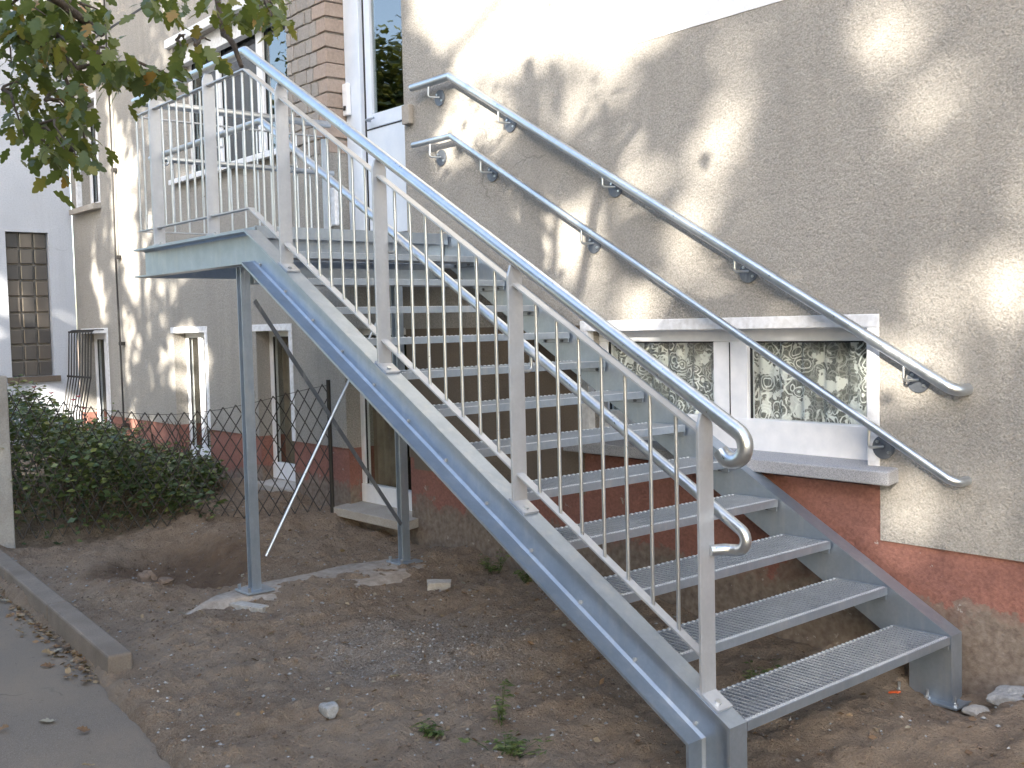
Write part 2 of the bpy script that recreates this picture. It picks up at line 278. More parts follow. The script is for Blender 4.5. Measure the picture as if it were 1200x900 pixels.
def hs(x, y):
    i = min(max(int(np.searchsorted(xs, x)), 1), nx-1); j = min(max(int(np.searchsorted(ys, y)), 1), ny-1); return float(Z[j, i]*.5+Z[j-1, i-1]*.5)
# pavement: one asphalt sheet with a ragged edge
ex = np.concatenate([[-300, -100, -40, -15], np.arange(-9, 4, .06), [6, 15, 50, 300]]); ey = np.interp(ex, EDGE[:, 0], EDGE[:, 1])
rag = np.where(ex > -3, .014*np.sin(ex*7)+.010*np.sin(ex*23+1)+.008*np.sin(ex*51), 0); ey = ey+rag
P = MB(); n = len(ex)
rows = [(ey, -.350), (ey-.03, -.337), (ey-1.2, -.335), (ey-6, -.335), (np.minimum(ey-60, -300.), -.335)]
P.add([(x, y, z+(.004*math.sin(x*2.1+y) if -12 < x < 5 and j < 3 else 0)) for j, (yy, z) in enumerate(rows) for x, y in zip(ex, yy)],
      [(j*n+i, (j+1)*n+i, (j+1)*n+i+1, j*n+i+1) for j in range(len(rows)-1) for i in range(n-1)])
tag(P.build('pavement', M['asphalt'], smooth=40), kind='structure')
# ------------------------------------------------------------------ house
WY = 0.15; DEP = 0.20
house = thing('house', 'long beige roughcast house with red plinth, brick pier and white windows', 'house', loc=(0, .15, 0))
def hpart(mb, name, mat, parent=None, smooth=None, bevel=0):
    o = mb.build(name, mat, parent or house, smooth, bevel)
    if parent is None: o.location = (0, -.15, 0)
    return o
X0, X1, Z0, Z1 = -11.7, 9.0, -.7, 7.2
# openings in the facade: (x0,x1,z0,z1)
OPEN = {'rwin': (-2.40, -.49, .60, 1.365), 'w1': (-6.79, -6.16, -.02, 1.41), 'w2': (-8.68, -7.90, .0, 1.41), 'w3': (-5.24, -4.36, -.10, 1.41), 'w4': (-11.5, -10.68, .2, 1.43),
        'up_l': (-11.45, -10.72, 2.98, 4.24), 'up_big': (-8.40, -6.03, 2.99, 4.33), 'door': (-5.376, -4.29, 2.10, 4.45)}
BR = (-6.03, -5.376, 2.86, 5.6)      # brick pier (front face)
def ptop(x): return .345 if x > -4.3 else .43
def cell(x, z):
    for o in OPEN.values():
        if o[0] < x < o[1] and o[2] < z < o[3]: return 0
    if BR[0] < x < BR[1] and BR[2] < z < BR[3]: return 0
    if z < ptop(x) or (-2.46 < x < -.43 and z < .62): return 2            # red plinth
    if x > -1.95 and z > 3.005: return 3                                   # white upper wall
    if -4.36 < x < -2.46 and z < 1.40: return 4                            # beige wall under the flight, its shade put in as darker brown
    return 1
gx = sorted(set([X0, X1, -4.3, -2.46, -.43, -1.95, -4.36, BR[0], BR[1]]+[o[i] for o in OPEN.values() for i in (0, 1)]))
gz = sorted(set([Z0, Z1, .345, .43, .62, 3.005, 1.40, BR[2], BR[3]]+[o[i] for o in OPEN.values() for i in (2, 3)]))
off = {1: WY, 2: WY+.014, 3: WY-.004, 4: WY+.006}
walls = {1: MB(), 2: MB(), 3: MB(), 4: MB()}; BK = WY+.42
G = [[cell((gx[i]+gx[i+1])/2, (gz[j]+gz[j+1])/2) for j in range(len(gz)-1)] for i in range(len(gx)-1)]
for i in range(len(gx)-1):
    for j in range(len(gz)-1):
        c = G[i][j]
        if not c: continue
        a, b, lo, hi = gx[i], gx[i+1], gz[j], gz[j+1]; y = off[c]; W = walls[c]
        W.add([(a, y, lo), (b, y, lo), (b, y, hi), (a, y, hi)], [(0, 1, 2, 3)])
        for di, dj, q in ((-1, 0, ((a, lo), (a, hi))), (1, 0, ((b, hi), (b, lo))), (0, -1, ((b, lo), (a, lo))), (0, 1, ((a, hi), (b, hi)))):
            ii, jj = i+di, j+dj; nb = G[ii][jj] if 0 <= ii < len(G) and 0 <= jj < len(G[0]) else -1
            if nb == c: continue
            yb = BK if nb <= 0 else off[nb]
            if yb <= y: continue
            (p0, p1) = q; W.add([(p0[0], y, p0[1]), (p1[0], y, p1[1]), (p1[0], yb, p1[1]), (p0[0], yb, p0[1])], [(0, 1, 2, 3)])
for c, nm, mt in ((1, 'beige_wall', 'beige'), (2, 'red_plinth', 'plinth'), (3, 'white_upper_wall', 'white_wall'), (4, 'shade_brown_wall', 'bare')): hpart(walls[c], nm, M[mt])
# rooms behind the windows, roof slab and far wall keep daylight out
b = MB(); b.box((X0, 2.6, Z0), (X1, 2.8, Z1)); b.box((X0, BK, Z1), (X1, 2.8, Z1+.15)); b.box((X0, BK+.01, 1.75), (X1, 2.59, 1.95)); b.box((X0-.2, BK, Z0), (X0-.01, 2.8, Z1)); b.box((X1, WY, Z0), (X1+.2, 2.8, Z1)); b.box((X0, BK, Z0-.2), (X1, 2.59, Z0-.01))
for x in (-9.3, -5.32, -4.33, -3.1): b.box((x-.04, BK+.01, Z0), (x+.04, 2.59, 1.74))
hpart(b, 'inner_room', M['room'])
hpart(MB().box((X0-.3, -.35, Z1+.16), (X1+.3, 3.2, Z1+.34)), 'roof', M['concrete'])
# surrounds, frames, panes, sills
def window(op, nm, fy, fw, splits=(), sill=None, surround=None, glass='glass', label=None, transom=None, bottom=None):
    x0, x1, z0, z1 = op; f = MB(); d = .06; zb = bottom if bottom is not None else z0
    f.box((x0, fy, z1-fw), (x1, fy+d, z1)); f.box((x0, fy, zb), (x1, fy+d, zb+fw)); f.box((x0, fy+.002, zb+fw), (x0+fw, fy+d-.002, z1-fw)); f.box((x1-fw, fy+.002, zb+fw), (x1, fy+d-.002, z1-fw))
    e = [x0+fw]
    for s0, s1 in splits: f.box((s0, fy-.01, zb+fw), (s1, fy+d-.004, z1-fw)); e += [s0, s1]
    e.append(x1-fw)
    if transom: f.box((x0+fw, fy-.004, transom-.03), (x1-fw, fy+d-.01, transom+.03))
    w = hpart(f, nm, M['frame'], bevel=.004)
    if label: w['label'] = label
    for p in range(0, len(e), 2):
        g = MB().box((e[p], fy+.03, zb+fw), (e[p+1], fy+.036, z1-fw)).build('pane', M[glass], w)
        gk = MB()
        for a, c in (((e[p], zb+fw), (e[p]+.008, z1-fw)), ((e[p+1]-.008, zb+fw), (e[p+1], z1-fw)), ((e[p]+.008, zb+fw), (e[p+1]-.008, zb+fw+.008)), ((e[p]+.008, z1-fw-.008), (e[p+1]-.008, z1-fw))):
            gk.box((a[0], fy+.016, a[1]), (c[0], fy+.029, c[1]))
        gk.build('gasket', M['gasket'], w)
    if surround:
        t, sides = surround; s = MB(); s.box((x0-t, WY-.008, z1-.003), (x1+t, WY+.05, z1+t))
        if 'r' in sides: s.box((x1-.003, WY-.007, sides['r']), (x1+t-.001, WY+.05, z1-.0035))
        if 'l' in sides: s.box((x0-t+.001, WY-.007, sides['l']), (x0+.003, WY+.05, z1-.0035))
        s.build('surround', M['surround'], w, bevel=.004)
    if sill:
        sx0, sx1, sy, sz, th, mt = sill; MB().add([(sx0, sy, sz-th), (sx1, sy, sz-th), (sx1, fy+.03, sz-th+.03), (sx0, fy+.03, sz-th+.03), (sx0, sy, sz), (sx1, sy, sz), (sx1, fy+.03, sz+.03), (sx0, fy+.03, sz+.03)],
            [(0,3,2,1),(4,5,6,7),(0,1,5,4),(1,2,6,5),(2,3,7,6),(3,0,4,7)])
        q = MB(); q.add([(sx0, sy, sz-th), (sx1, sy, sz-th), (sx1, fy+.03, sz-th+.03), (sx0, fy+.03, sz-th+.03), (sx0, sy, sz), (sx1, sy, sz), (sx1, fy+.03, sz+.03), (sx0, fy+.03, sz+.03)],
            [(0,3,2,1),(4,5,6,7),(0,1,5,4),(1,2,6,5),(2,3,7,6),(3,0,4,7)])
        q.build('sill', M[mt], w, bevel=.006)
    return w
rw = window(OPEN['rwin'], 'window', .245, .07, [(-1.495, -1.265)], None, (.06, {'r': .70, 'l': .70}), label='wide two-light white window with lace curtain above the sill', bottom=.70)
MB().box((-2.398, .230, .655), (-.492, .30, .878)).build('bottom_rail', M['frame'], rw, bevel=.005)
MB().box((-1.384, .2325, .88), (-1.378, .236, 1.29)).build('sash_joint', M['gasket'], rw)
s = MB(); s.add([(-2.55, .06, .622), (-.335, .06, .622), (-.335, .26, .64), (-2.55, .26, .64), (-2.55, .06, .690), (-.335, .06, .690), (-.335, .26, .715), (-2.55, .26, .715)], [(0,3,2,1),(4,5,6,7),(0,1,5,4),(1,2,6,5),(2,3,7,6),(3,0,4,7)])
s.build('sill', M['granite'], rw, bevel=.008)
cu = MB(); n = 120; cx = np.linspace(-2.42, -.47, n); cy = .315+.010*np.sin(cx*42)+.008*np.sin(cx*95+1)
cu.add([(x, y, z) for z in (.6, 1.4) for x, y in zip(cx, cy)], [(i, i+1, n+i+1, n+i) for i in range(n-1)]); cu.build('lace_curtain', M['lace'], rw, smooth=60)
cu = MB(); cy = .46+.02*np.sin(cx*26); cu.add([(x, y, z) for z in (.6, 1.4) for x, y in zip(cx, cy)], [(i, i+1, n+i+1, n+i) for i in range(n-1)]); cu.build('lining_curtain', M['curtain_back'], rw, smooth=60)
window(OPEN['w1'], 'window', .28, .055, [], (-6.85, -6.10, .10, .0, .08, 'concrete'), (.06, {'r': .43}), bottom=.03)
w2 = window(OPEN['w2'], 'window', .28, .055, [(-8.34, -8.26)], (-8.74, -7.84, .10, .02, .08, 'concrete'), (.06, {'r': .43}), bottom=.05)
w3 = window(OPEN['w3'], 'window', .28, .055, [], (-5.30, -4.28, .03, -.045, .07, 'concrete'), None, bottom=-.02)
for w_, zr in ((0, .03), (1, .05), (2, -.02)):
    x0, x1 = OPEN[('w1', 'w2', 'w3')[w_]][:2]; ob = [o for o in house.children if o.name.startswith('window')][w_+1]; MB().box((x0+.002, .272, zr), (x1-.002, .335, zr+.15)).build('bottom_rail', M['frame'], ob, bevel=.004)
window(OPEN['w4'], 'window', .28, .08, [(-11.12, -11.04)], None, (.06, {'r': .43}))
window(OPEN['up_l'], 'window', .30, .08, [], (-11.55, -10.66, .06, 2.98, .07, 'concrete'), (.06, {'l': 2.98, 'r': 2.98}), 'glass_up')
bw = window(OPEN['up_big'], 'window', .30, .08, [(-7.72, -7.64), (-6.86, -6.74)], (-8.46, -5.98, .07, 2.985, .05, 'frame'), None, 'glass_up', transom=None)
MB().box((-8.5, .105, 4.335), (-6.035, .42, 4.42)).build('lintel', M['surround'], bw, bevel=.005)
MB().box((-8.395, .215, 4.16), (-6.035, .298, 4.33)).build('shutter_box', M['surround'], bw)
for x0, x1 in ((-8.36, -8.1), (-7.6, -7.3)):
    c = MB(); cx = np.linspace(x0, x1, 24); c.add([(x, .5+.015*math.sin(x*60), z) for z in (3.0, 4.3) for x in cx], [(i, i+1, 24+i+1, 24+i) for i in range(23)]); c.build('curtain', M['curtain_back'], bw, smooth=60)
lamp = MB().tube([(-7.42, .62, z) for z in (3.2, 3.26, 3.4, 3.48, 3.5)], [.05, .09, .1, .07, .02], 10).build('house_plant_pot', M['warm'], bw, smooth=60)
k = N('brown_curtain'); k.col(k.ramp(k.noise(6, 3), [(.3, (.13, .105, .08)), (.7, (.24, .20, .155))])).set(Roughness=.9); M['bcurtain'] = k.m
wins = [o for o in house.children if o.name.startswith('window') and 'grille' not in o.name]
for wi, xa, xb_, y_ in ((1, -6.78, -6.45, .42), (2, -8.66, -8.36, .42), (3, -5.22, -4.85, .40), (3, -4.6, -4.38, .46), (1, -6.3, -6.17, .44)):
    cx = np.linspace(xa, xb_, 40); c = MB(); c.add([(x, y_+.018*math.sin(x*70)+.008*math.sin(x*31), z) for z in (-.02, 1.40) for x in cx], [(i, i+1, 41+i, 40+i) for i in range(39)]); c.build('curtain', M['bcurtain'], wins[wi], smooth=60)
# grille cage in front of the far basement window
gr = MB(); 
bars = []
for i in range(9):
    x = -11.5+i*.1; bars.append(MB().tube(fillet([(x, .13, 1.47), (x, -.02, 1.47), (x, -.05, .9), (x, -.14, .45), (x, -.14, .2), (x, .13, .2)], .05, 4), .008, 6))
gw = [MB().bar((-11.52, y, z), (-10.66, y, z), (0, .006, 0), (0, 0, .012)) for z, y in ((1.45, -.02), (.9, -.06), (.22, -.14))]
grille = hpart(gw[0], 'window_grille', M['iron'])
for q in gw[1:]: q.build('cross_bar', M['iron'], grille)
for q in bars: q.build('bar', M['iron'], grille, smooth=60)
# door in its recess
door = MB(); fy = .35
door.box((-5.37, fy-.03, 2.12), (-5.15, fy+.08, 4.44)); door.box((-4.36, fy-.03, 2.12), (-4.295, fy+.08, 4.44)); door.box((-5.15, fy-.03, 4.36), (-4.36, fy+.08, 4.44)); dobj = hpart(door, 'door_frame', M['door'], bevel=.006)
lf = MB(); lf.box((-5.11, fy, 2.16), (-4.365, fy+.06, 3.02)); lf.box((-5.11, fy, 3.02), (-5.03, fy+.06, 4.35)); lf.box((-4.43, fy, 3.02), (-4.365, fy+.06, 4.35)); lf.box((-5.03, fy, 4.24), (-4.43, fy+.06, 4.35)); lf.box((-5.03, fy, 3.021), (-4.43, fy+.06, 3.13))
leaf = lf.build('door_leaf', M['door'], dobj, bevel=.005)
MB().box((-5.03, fy+.025, 3.131), (-4.43, fy+.033, 4.239)).build('door_pane', M['glass_up'], dobj)
MB().box((-5.148, fy+.01, 2.13), (-5.112, fy+.07, 4.355)).build('door_gap', M['gasket'], dobj); MB().box((-5.108, fy-.004, 3.006), (-4.366, fy-.001, 3.016)).build('door_seam', M['gasket'], dobj)
h = MB().tube(fillet([(-5.05, fy-.001, 3.08), (-5.05, fy-.05, 3.08), (-4.93, fy-.05, 3.08)], .015), .01, 8); h.build('door_handle', M['steel'], dobj, smooth=50)
hpart(MB().box((-5.37, .12, 2.055), (-4.295, .46, 2.118)), 'threshold', M['concrete'], bevel=.006)
hpart(MB().box((-5.40, .11, 2.25), (-5.24, .148, 2.56)), 'patched_mortar', M['surround'], bevel=.012)
# brick pier: each brick its own piece
hpart(MB().box((BR[0], WY+.012, BR[2]), (BR[1]-.012, BK-.01, BR[3])), 'brick_pier', M['mortar'])
pier = [o for o in house.children if o.name.startswith('brick_pier')][0]
bl, bh, gap = .24, .071*1.9, .012
ch = .122; row = 0; z = BR[2]
def brickmesh(L, Hh, D, sd):
    r = random.Random(sd); b = MB(); b.box((0, 0, 0), (L, D, Hh)); b.v = [(x+r.uniform(-.004, .004), y+r.uniform(-.003, .003), zz+r.uniform(-.005, .005)) for x, y, zz in b.v]
    return b.mesh('brick', M['brick'])
cache = {}
while z < BR[3]-.02:
    x = BR[0]+(.0 if row % 2 else -.10)
    xr = BR[1]
    cuts = [BR[0]+.002]; q = BR[0]+(.13 if row % 2 else .09)
    k2 = 0
    while q < xr-.05: cuts.append(q); q += (.20 if (k2+row) % 2 else .11); k2 += 1
    cuts.append(xr)
    if cuts[-1]-cuts[-2] < .07: cuts.pop(-2)
    for i in range(len(cuts)-1):
        L = cuts[i+1]-cuts[i]-gap; last = i == len(cuts)-2; D = .20 if last else .11
        b = MB(); b.box((0, 0, 0), (L+(gap if last else 0), D, ch-gap))
        b.v = [(xx+random.uniform(-.004, .004), yy+random.uniform(-.004, .003), zz+random.uniform(-.005, .005)) for xx, yy, zz in b.v]
        o = b.build('brick', M['brick_red'] if last else M['brick'], pier, bevel=.006); o.location = (cuts[i]+gap*.5, WY-.002+random.uniform(-.004, .004), z+random.uniform(-.003, .003))
        if last: # right return of the pier
            pass
    z += ch; row += 1
# lightning conductor, horizontal panel joint, small fittings
lc = thing('lightning_conductor', 'thin dark lightning conductor cable clipped down the sunlit facade', 'cable', loc=(-10.1, .12, 0))
q = MB().tube([(-.02+.012*math.sin(z*2.1), -.015, z) for z in np.linspace(-.2, 6.9, 40)], .011, 8); q.build('cable', M['iron'], lc, smooth=60)
for z in (.35, 1.3, 2.3, 3.3, 4.4): MB().box((-.05, -.02, z-.02), (.03, .028, z+.02)).build('clip', M['iron'], lc)
hpart(MB().box((X0, WY-.004, 4.90), (-6.05, WY+.02, 4.925)), 'wall_joint', M['gasket'])
wb = MB().box((-4.26, .105, 2.90), (-4.17, .149, 3.04)); tag(wb.build('junction_box', M['concrete'], bevel=.006), 'small grey junction box on the wall right of the door', 'box')
db = MB().box((-5.36, .28, 3.16), (-5.28, .318, 3.42)); o = db.build('doorbell', M['frame'], bevel=.01); tag(o, 'white doorbell panel on the door frame beside the brick pier', 'doorbell'); MB().box((-5.335, .272, 3.2), (-5.305, .281, 3.235)).build('bell_button', M['iron'], o)
# ------------------------------------------------------------------ white annex with glass blocks
an = thing('annex', 'white plastered annex with tall glass block window at far left', 'annex', loc=(-11.7, -1, 0))
ax = -11.70
def ap(mb, nm, mt, par=None, **kw):
    o = mb.build(nm, M[mt], par or an, **kw)
    if par is None: o.location = (11.7, 1, 0)
    return o
b = MB(); gy0, gy1, gz0, gz1 = -.66, -.155, .91, 2.70
for y0, y1, z0, z1 in ((-2.3, gy0, -.7, 7.2), (gy1, .14, -.7, 7.2), (gy0, gy1, -.7, gz0), (gy0, gy1, gz1, 7.2)): b.box((ax-.5, y0, z0), (ax, y1, z1))
ap(b, 'wall', 'annex_wall')
ap(MB().box((ax-.02, gy0-.06, gz0-.07), (ax+.05, gy1+.06, gz0)), 'sill', 'bare', bevel=.006)
gb = ap(MB().box((ax-.14, gy0, gz0), (ax-.10, gy1, gz1)), 'glass_block_window', 'mortar')
bm = MB(); wv_, hv_ = (gy1-gy0)/3, (gz1-gz0)/9; bm.box((0, .008, .008), (.085, wv_-.008, hv_-.008)); bme = bm.mesh('glass_block', M['gblock'])
for i in range(3):
    for j in range(9):
        o = link('glass_block', bme, gb, (ax-.15+random.uniform(-.003, .003), gy0+i*wv_, gz0+j*hv_)); bv = o.modifiers.new('bevel', 'BEVEL'); bv.width = .012; bv.segments = 2
ap(MB().box((ax-.55, -2.5, 7.2), (ax+.15, .14, 7.38)), 'roof_edge', 'concrete')
# ------------------------------------------------------------------ steel staircase
R_, G_ = .17, .298446; SL = R_/G_; AN = math.atan(SL); W_ = 1.45; FL = .095; XE = -5.27; ZT = 2.012; XB = -ZT/SL; ZB = -.31; DP = .20
st = thing('steel_staircase', 'galvanised steel outdoor staircase with grating treads, landing and baluster railing', 'staircase', loc=(-2.5, -.7, -.31))
def sp(mb, nm, mt='steel', par=None, **kw):
    o = mb.build(nm, M[mt] if isinstance(mt, str) else mt, par or st, **kw)
    if par is None: o.location = (2.5, .7, .31)
    return o
top = [(XE, ZT), (XB, ZT), (0, 0), (0, ZB+.012)]
zs = lambda x: -x*SL-DP/math.cos(AN)
xb2 = -(ZT-DP+DP/math.cos(AN))/SL
bot = [(XE, ZT-DP), (xb2, ZT-DP), (-DP, zs(-DP)), (-DP, ZB+.012)]
def offs(poly, d):      # offset polyline inward (towards bot/top)
    out = []
    for i, (x, z) in enumerate(poly):
        ns = []
        for a, b in ((i-1, i), (i, i+1)):
            if 0 <= a and b < len(poly):
                dx, dz = poly[b][0]-poly[a][0], poly[b][1]-poly[a][1]; L = math.hypot(dx, dz); ns.append((dz/L, -dx/L))
        if len(ns) == 1: out.append((x+ns[0][0]*d, z+ns[0][1]*d))
        else:
            bx, bz = ns[0][0]+ns[1][0], ns[0][1]+ns[1][1]; q = 1+ns[0][0]*ns[1][0]+ns[0][1]*ns[1][1]; out.append((x+bx*d/q, z+bz*d/q))
    return out
def stringer(y0, sgn):
    b = MB(); t = .012
    for i in range(3): b.prism([top[i], bot[i], bot[i+1], top[i+1]], y0, y0+sgn*.009)
    b.f = b.f; ti, bi = offs(top, t), offs(bot, -t); ya, yb = y0+sgn*.009, y0+sgn*FL
    for i in range(3):
        b.prism([top[i], ti[i], ti[i+1], top[i+1]], ya, yb); b.prism([bi[i], bot[i], bot[i+1], bi[i+1]], ya, yb)
    # root fillets of the channel (visible bright line)
    for pl, d in ((ti, .010), (bi, -.010)):
        po = offs(pl, d)
        for i in range(3): b.add([(pl[i][0], ya+sgn*.012, pl[i][1]), (pl[i+1][0], ya+sgn*.012, pl[i+1][1]), (po[i+1][0], ya+sgn*.0005, po[i+1][1]), (po[i][0], ya+sgn*.0005, po[i][1])], [(0, 1, 2, 3)])
    s = sp(b, 'stringer', 'steel')
    MB().box((-.26, y0-.05, ZB), (.05, y0+sgn*FL+.05*sgn if sgn < 0 else y0+FL+.002, ZB+.012)).build('base_plate', M['steel'], s, bevel=.002)
    for x, y in ((-.235, y0-sgn*.025), (.03, y0-sgn*.025), (-.1, y0-sgn*.025)):
        MB().tube([(x, y, ZB+.0125), (x, y, ZB+.026), (x, y, ZB+.0261), (x, y, ZB+.055)], [.014, .014, .007, .007], 6).build('anchor_bolt', M['steel_tube'], s)
    return s
sL = stringer(-W_, -1); sR = stringer(0, 1)
for i in range(1, 13):
    for dx in (-.225,):
        x = -(i-1)*G_+dx; z = (i-1)*R_-.063
        MB().tube([(x, -W_-.0095, z), (x, -W_-.017, z), (x, -W_-.0171, z), (x, -W_-.021, z)], [.009, .009, .006, .006], 6).build('bolt', M['steel_bar'], sL)
# treads
TD = .27; n0 = -W_+.004; n1 = -.014
gm_ = MB()
for y in np.arange(n0+.03, n1-.01, .0302): gm_.box((-TD+.005, y-.0018, -.030), (-.006, y+.0018, -.0005), 0)
for x in np.arange(-TD+.02, -.012, .0135): gm_.box((x-.0019, n0+.005, -.016), (x+.0019, n1-.005, -.004), 1)
grate = gm_.mesh('grating', [M['steel_bar'], M['steel_grate']])
fm = MB(); fm.box((-.005, n0, -.035), (0, n1, 0)); fm.box((-.022, n0, -.0345), (-.0055, n1, -.0315)); fm.box((-TD, n0, -.032), (-TD+.005, n1, 0))
for y in (n0, n1-.005): fm.box((-TD+.0055, y, -.06), (-.0055, y+.005, 0))
for y in np.arange(n0+.012, n1-.01, .0151): fm.box((-.0185, y-.0045, -.0022), (-.0052, y+.0045, .0028), 1)
for y in np.arange(n0+.02, n1-.01, .0302): fm.box((-TD-.0005, y-.005, -.004), (-TD+.0085, y+.005, .0022), 1)
frame_me = fm.mesh('tread', [M['steel'], M['zinc_bright']])
for i in range(1, 13):
    t = link('tread', frame_me, st, (2.5-(i-1)*G_, .7, .31+(i-1)*R_)); link('grating', grate, t)
    for x in (-.06, -.21):
        for y, sg in ((n1+.0005, -1), (n0-.0005, 1)):
            MB().tube([(x, y+sg*.006, -.05), (x, y+sg*.016, -.05)], .009, 6).build('tread_bolt', M['steel_dark'], t)
    MB().box((-.25, n1-.001, -.062), (-.02, n1+.0125, -.052)).build('tread_bracket', M['steel_dark'], t)
# landing floor of grating panels, edge nosing and cross members
xl = -12*G_
lg = MB(); L = (xl-.005-(XE+.012))/2
for y in np.arange(0, W_+.09, .0302): lg.box((0, y, -.03), (L-.004, y+.003, -.001))
for x in np.arange(.01, L-.01, .0345): lg.box((x, 0, -.011), (x+.003, W_+.09, -.002))
lgm = lg.mesh('landing_grating', M['steel'])
for i in range(2): o = link('landing_grating', lgm, st, (2.5+XE+.012+i*L, .7-W_+.006, .31+2.04))
sp(MB().box((xl-.004, -W_+.012, 1.972), (xl, -.014, 2.042)).box((xl-.030, -W_+.012, 2.0405), (xl-.0045, -.014, 2.0445)), 'landing_nosing')
cm = MB()
for x in (xl-.10, -4.4): cm.box((x-.03, -W_+.01, 1.84), (x+.03, -.012, 1.99))
sp(cm, 'cross_beam', 'steel')
eb = MB(); eb.box((XE, -W_+.010, 1.81), (XE+.009, .07, 2.01)); eb.box((XE+.0095, -W_+.01, 1.998), (XE+.08, .07, 2.0095)); eb.box((XE+.0095, -W_+.01, 1.81), (XE+.08, .07, 1.822)); sp(eb, 'end_beam')
# railing on the outer stringer
YR = -W_-.046
ztop = lambda x: ZT if x < XB else -x*SL
def post(x, landing=False):
    z0 = ztop(x)+(.0 if landing else 0); zt = 1.005 if not landing else 1.0; h = .035
    b = MB(); q = .040
    poly = [(-q, z0+.01), (q, z0+.01), (q, z0+zt-.04), (.024, z0+zt+.006), (-.024, z0+zt+.006), (-q, z0+zt-.04)]; n_ = len(poly)
    b.add([(x-.006, YR+y, z) for y, z in poly]+[(x+.006, YR+y, z) for y, z in poly], [tuple(range(n_)), tuple(range(2*n_-1, n_-1, -1))]+[(i, i+n_, (i+1) % n_+n_, (i+1) % n_) for i in range(n_)])
    p = sp(b, 'post', 'steel_bar', bevel=.0015)
    c = np.array((x, YR, z0)); t = np.array((math.cos(AN), 0, -math.sin(AN))) if not landing else np.array((1, 0, 0.)); n = np.array((t[2]*-1, 0, t[0]))
    m0 = c+n*.0065; MB().bar(m0-t*.03, m0+t*.085, (0, .041, 0), n*.006).build('base_plate', M['steel_bar'], p, bevel=.002)
    for s_ in (.055,):
        q = m0+t*s_+n*.0065; MB().tube([q+np.array((0, -.012, 0)), q+n*.009+np.array((0, -.012, 0))], .012, 6).build('bolt', M['steel_tube'], p)
    return p
PX = [-.135, -1.15, -2.16, -3.12]; LX = [-4.045, -4.905]
for x in PX: post(x)
for x in LX: post(x, True)
HB = XB+.005; HZ = 1.04
tn = np.array((math.cos(AN), 0, -math.sin(AN)))
# top handrail with hooked end
zl = lambda x, dz: ztop(x)+dz
hx = .015
pts = [(XE+.03, YR, ZT+HZ), (HB, YR, ZT+HZ), (hx, YR, zl(hx, HZ)), (hx+.036, YR, zl(hx, HZ)-.115), (-.045, YR, zl(hx, HZ)-.075)]
path = fillet(pts[:2]+pts[2:3], {1: .02}, 3)
# hook: semicircle in the rail plane
end = np.array((hx, YR, zl(hx, HZ))); nn = np.array((-math.sin(AN), 0, -math.cos(AN))); rr = .056
arc = [end+nn*rr+rr*(math.sin(a)*tn-math.cos(a)*nn) for a in np.linspace(0, math.radians(205), 14)]
hr = MB().tube(path[:-1]+arc+[arc[-1]+(arc[-1]-arc[-2])*.6], .0285, 16); sp(hr, 'handrail', 'steel_tube', smooth=50)
# lower inner tube, hooks back to the first post
YI = YR+.085; LZ = HZ-.395
end = np.array((-.045, YI, zl(-.045, LZ))); rr = .04
a_end = math.pi-AN
arc = [end+nn*rr+rr*(math.sin(a)*tn-math.cos(a)*nn) for a in np.linspace(0, a_end, 10)]
tail = [arc[-1]+np.array((-.04, -.02, 0)), np.array((-.128, YR+.012, arc[-1][2]))]
lw = fillet([(XE+.06, YI, ZT+LZ), (HB, YI, ZT+LZ), end], {1: .02}, 3)
sp(MB().tube(lw[:-1]+arc+tail, .021, 12), 'lower_handrail', 'steel_tube', smooth=50)
for x in PX+LX:          # L brackets carrying the lower tube
    z = zl(x, LZ); q = fillet([(x, YR+.041, z-.085), (x+.0, YI, z-.085), (x, YI, z-.02)], .02, 4)
    if x != PX[0]: sp(MB().tube(q, .007, 8), 'rail_bracket', 'steel_tube', smooth=50)
# flat bars between posts and balusters
def flat(xa, xb, dz, y=YR, w=.02):
    pts = [xa]+([XB] if xa < XB < xb else [])+[xb]; b = MB()
    for a, c in zip(pts[:-1], pts[1:]):
        za, zc = zl(a, dz), zl(c, dz); t = np.array((c-a, 0, zc-za)); t /= np.linalg.norm(t); n = np.array((-t[2], 0, t[0])); b.bar((a, y, za), (c, y, zc), (0, w, 0), n*.004)
    return b
UPZ, LOZ = .935, .128
PTSX = [XE+.02]+[LX[1], LX[0]]+PX[::-1]
bal_cache = {}
for i in range(len(PTSX)-1):
    a = PTSX[i]+(.0065 if i else 0); b_ = PTSX[i+1]-.0065
    sp(flat(a, b_, UPZ), 'upper_flat_bar', 'steel_bar'); sp(flat(a, b_, LOZ), 'lower_flat_bar', 'steel_bar')
    nb = 2 if i == 0 else (6 if i == 1 else 7); xs_ = np.linspace(a, b_, nb+2)[1:-1]
    if i == 0: xs_ = np.array([a+.02, a+.13, a+.25])
    for x in xs_:
        x = float(x); sp(MB().tube([(x, YR, zl(x, LOZ)-.0), (x, YR, zl(x, UPZ))], .0076, 8, False), 'baluster', 'steel_tube', smooth=60)
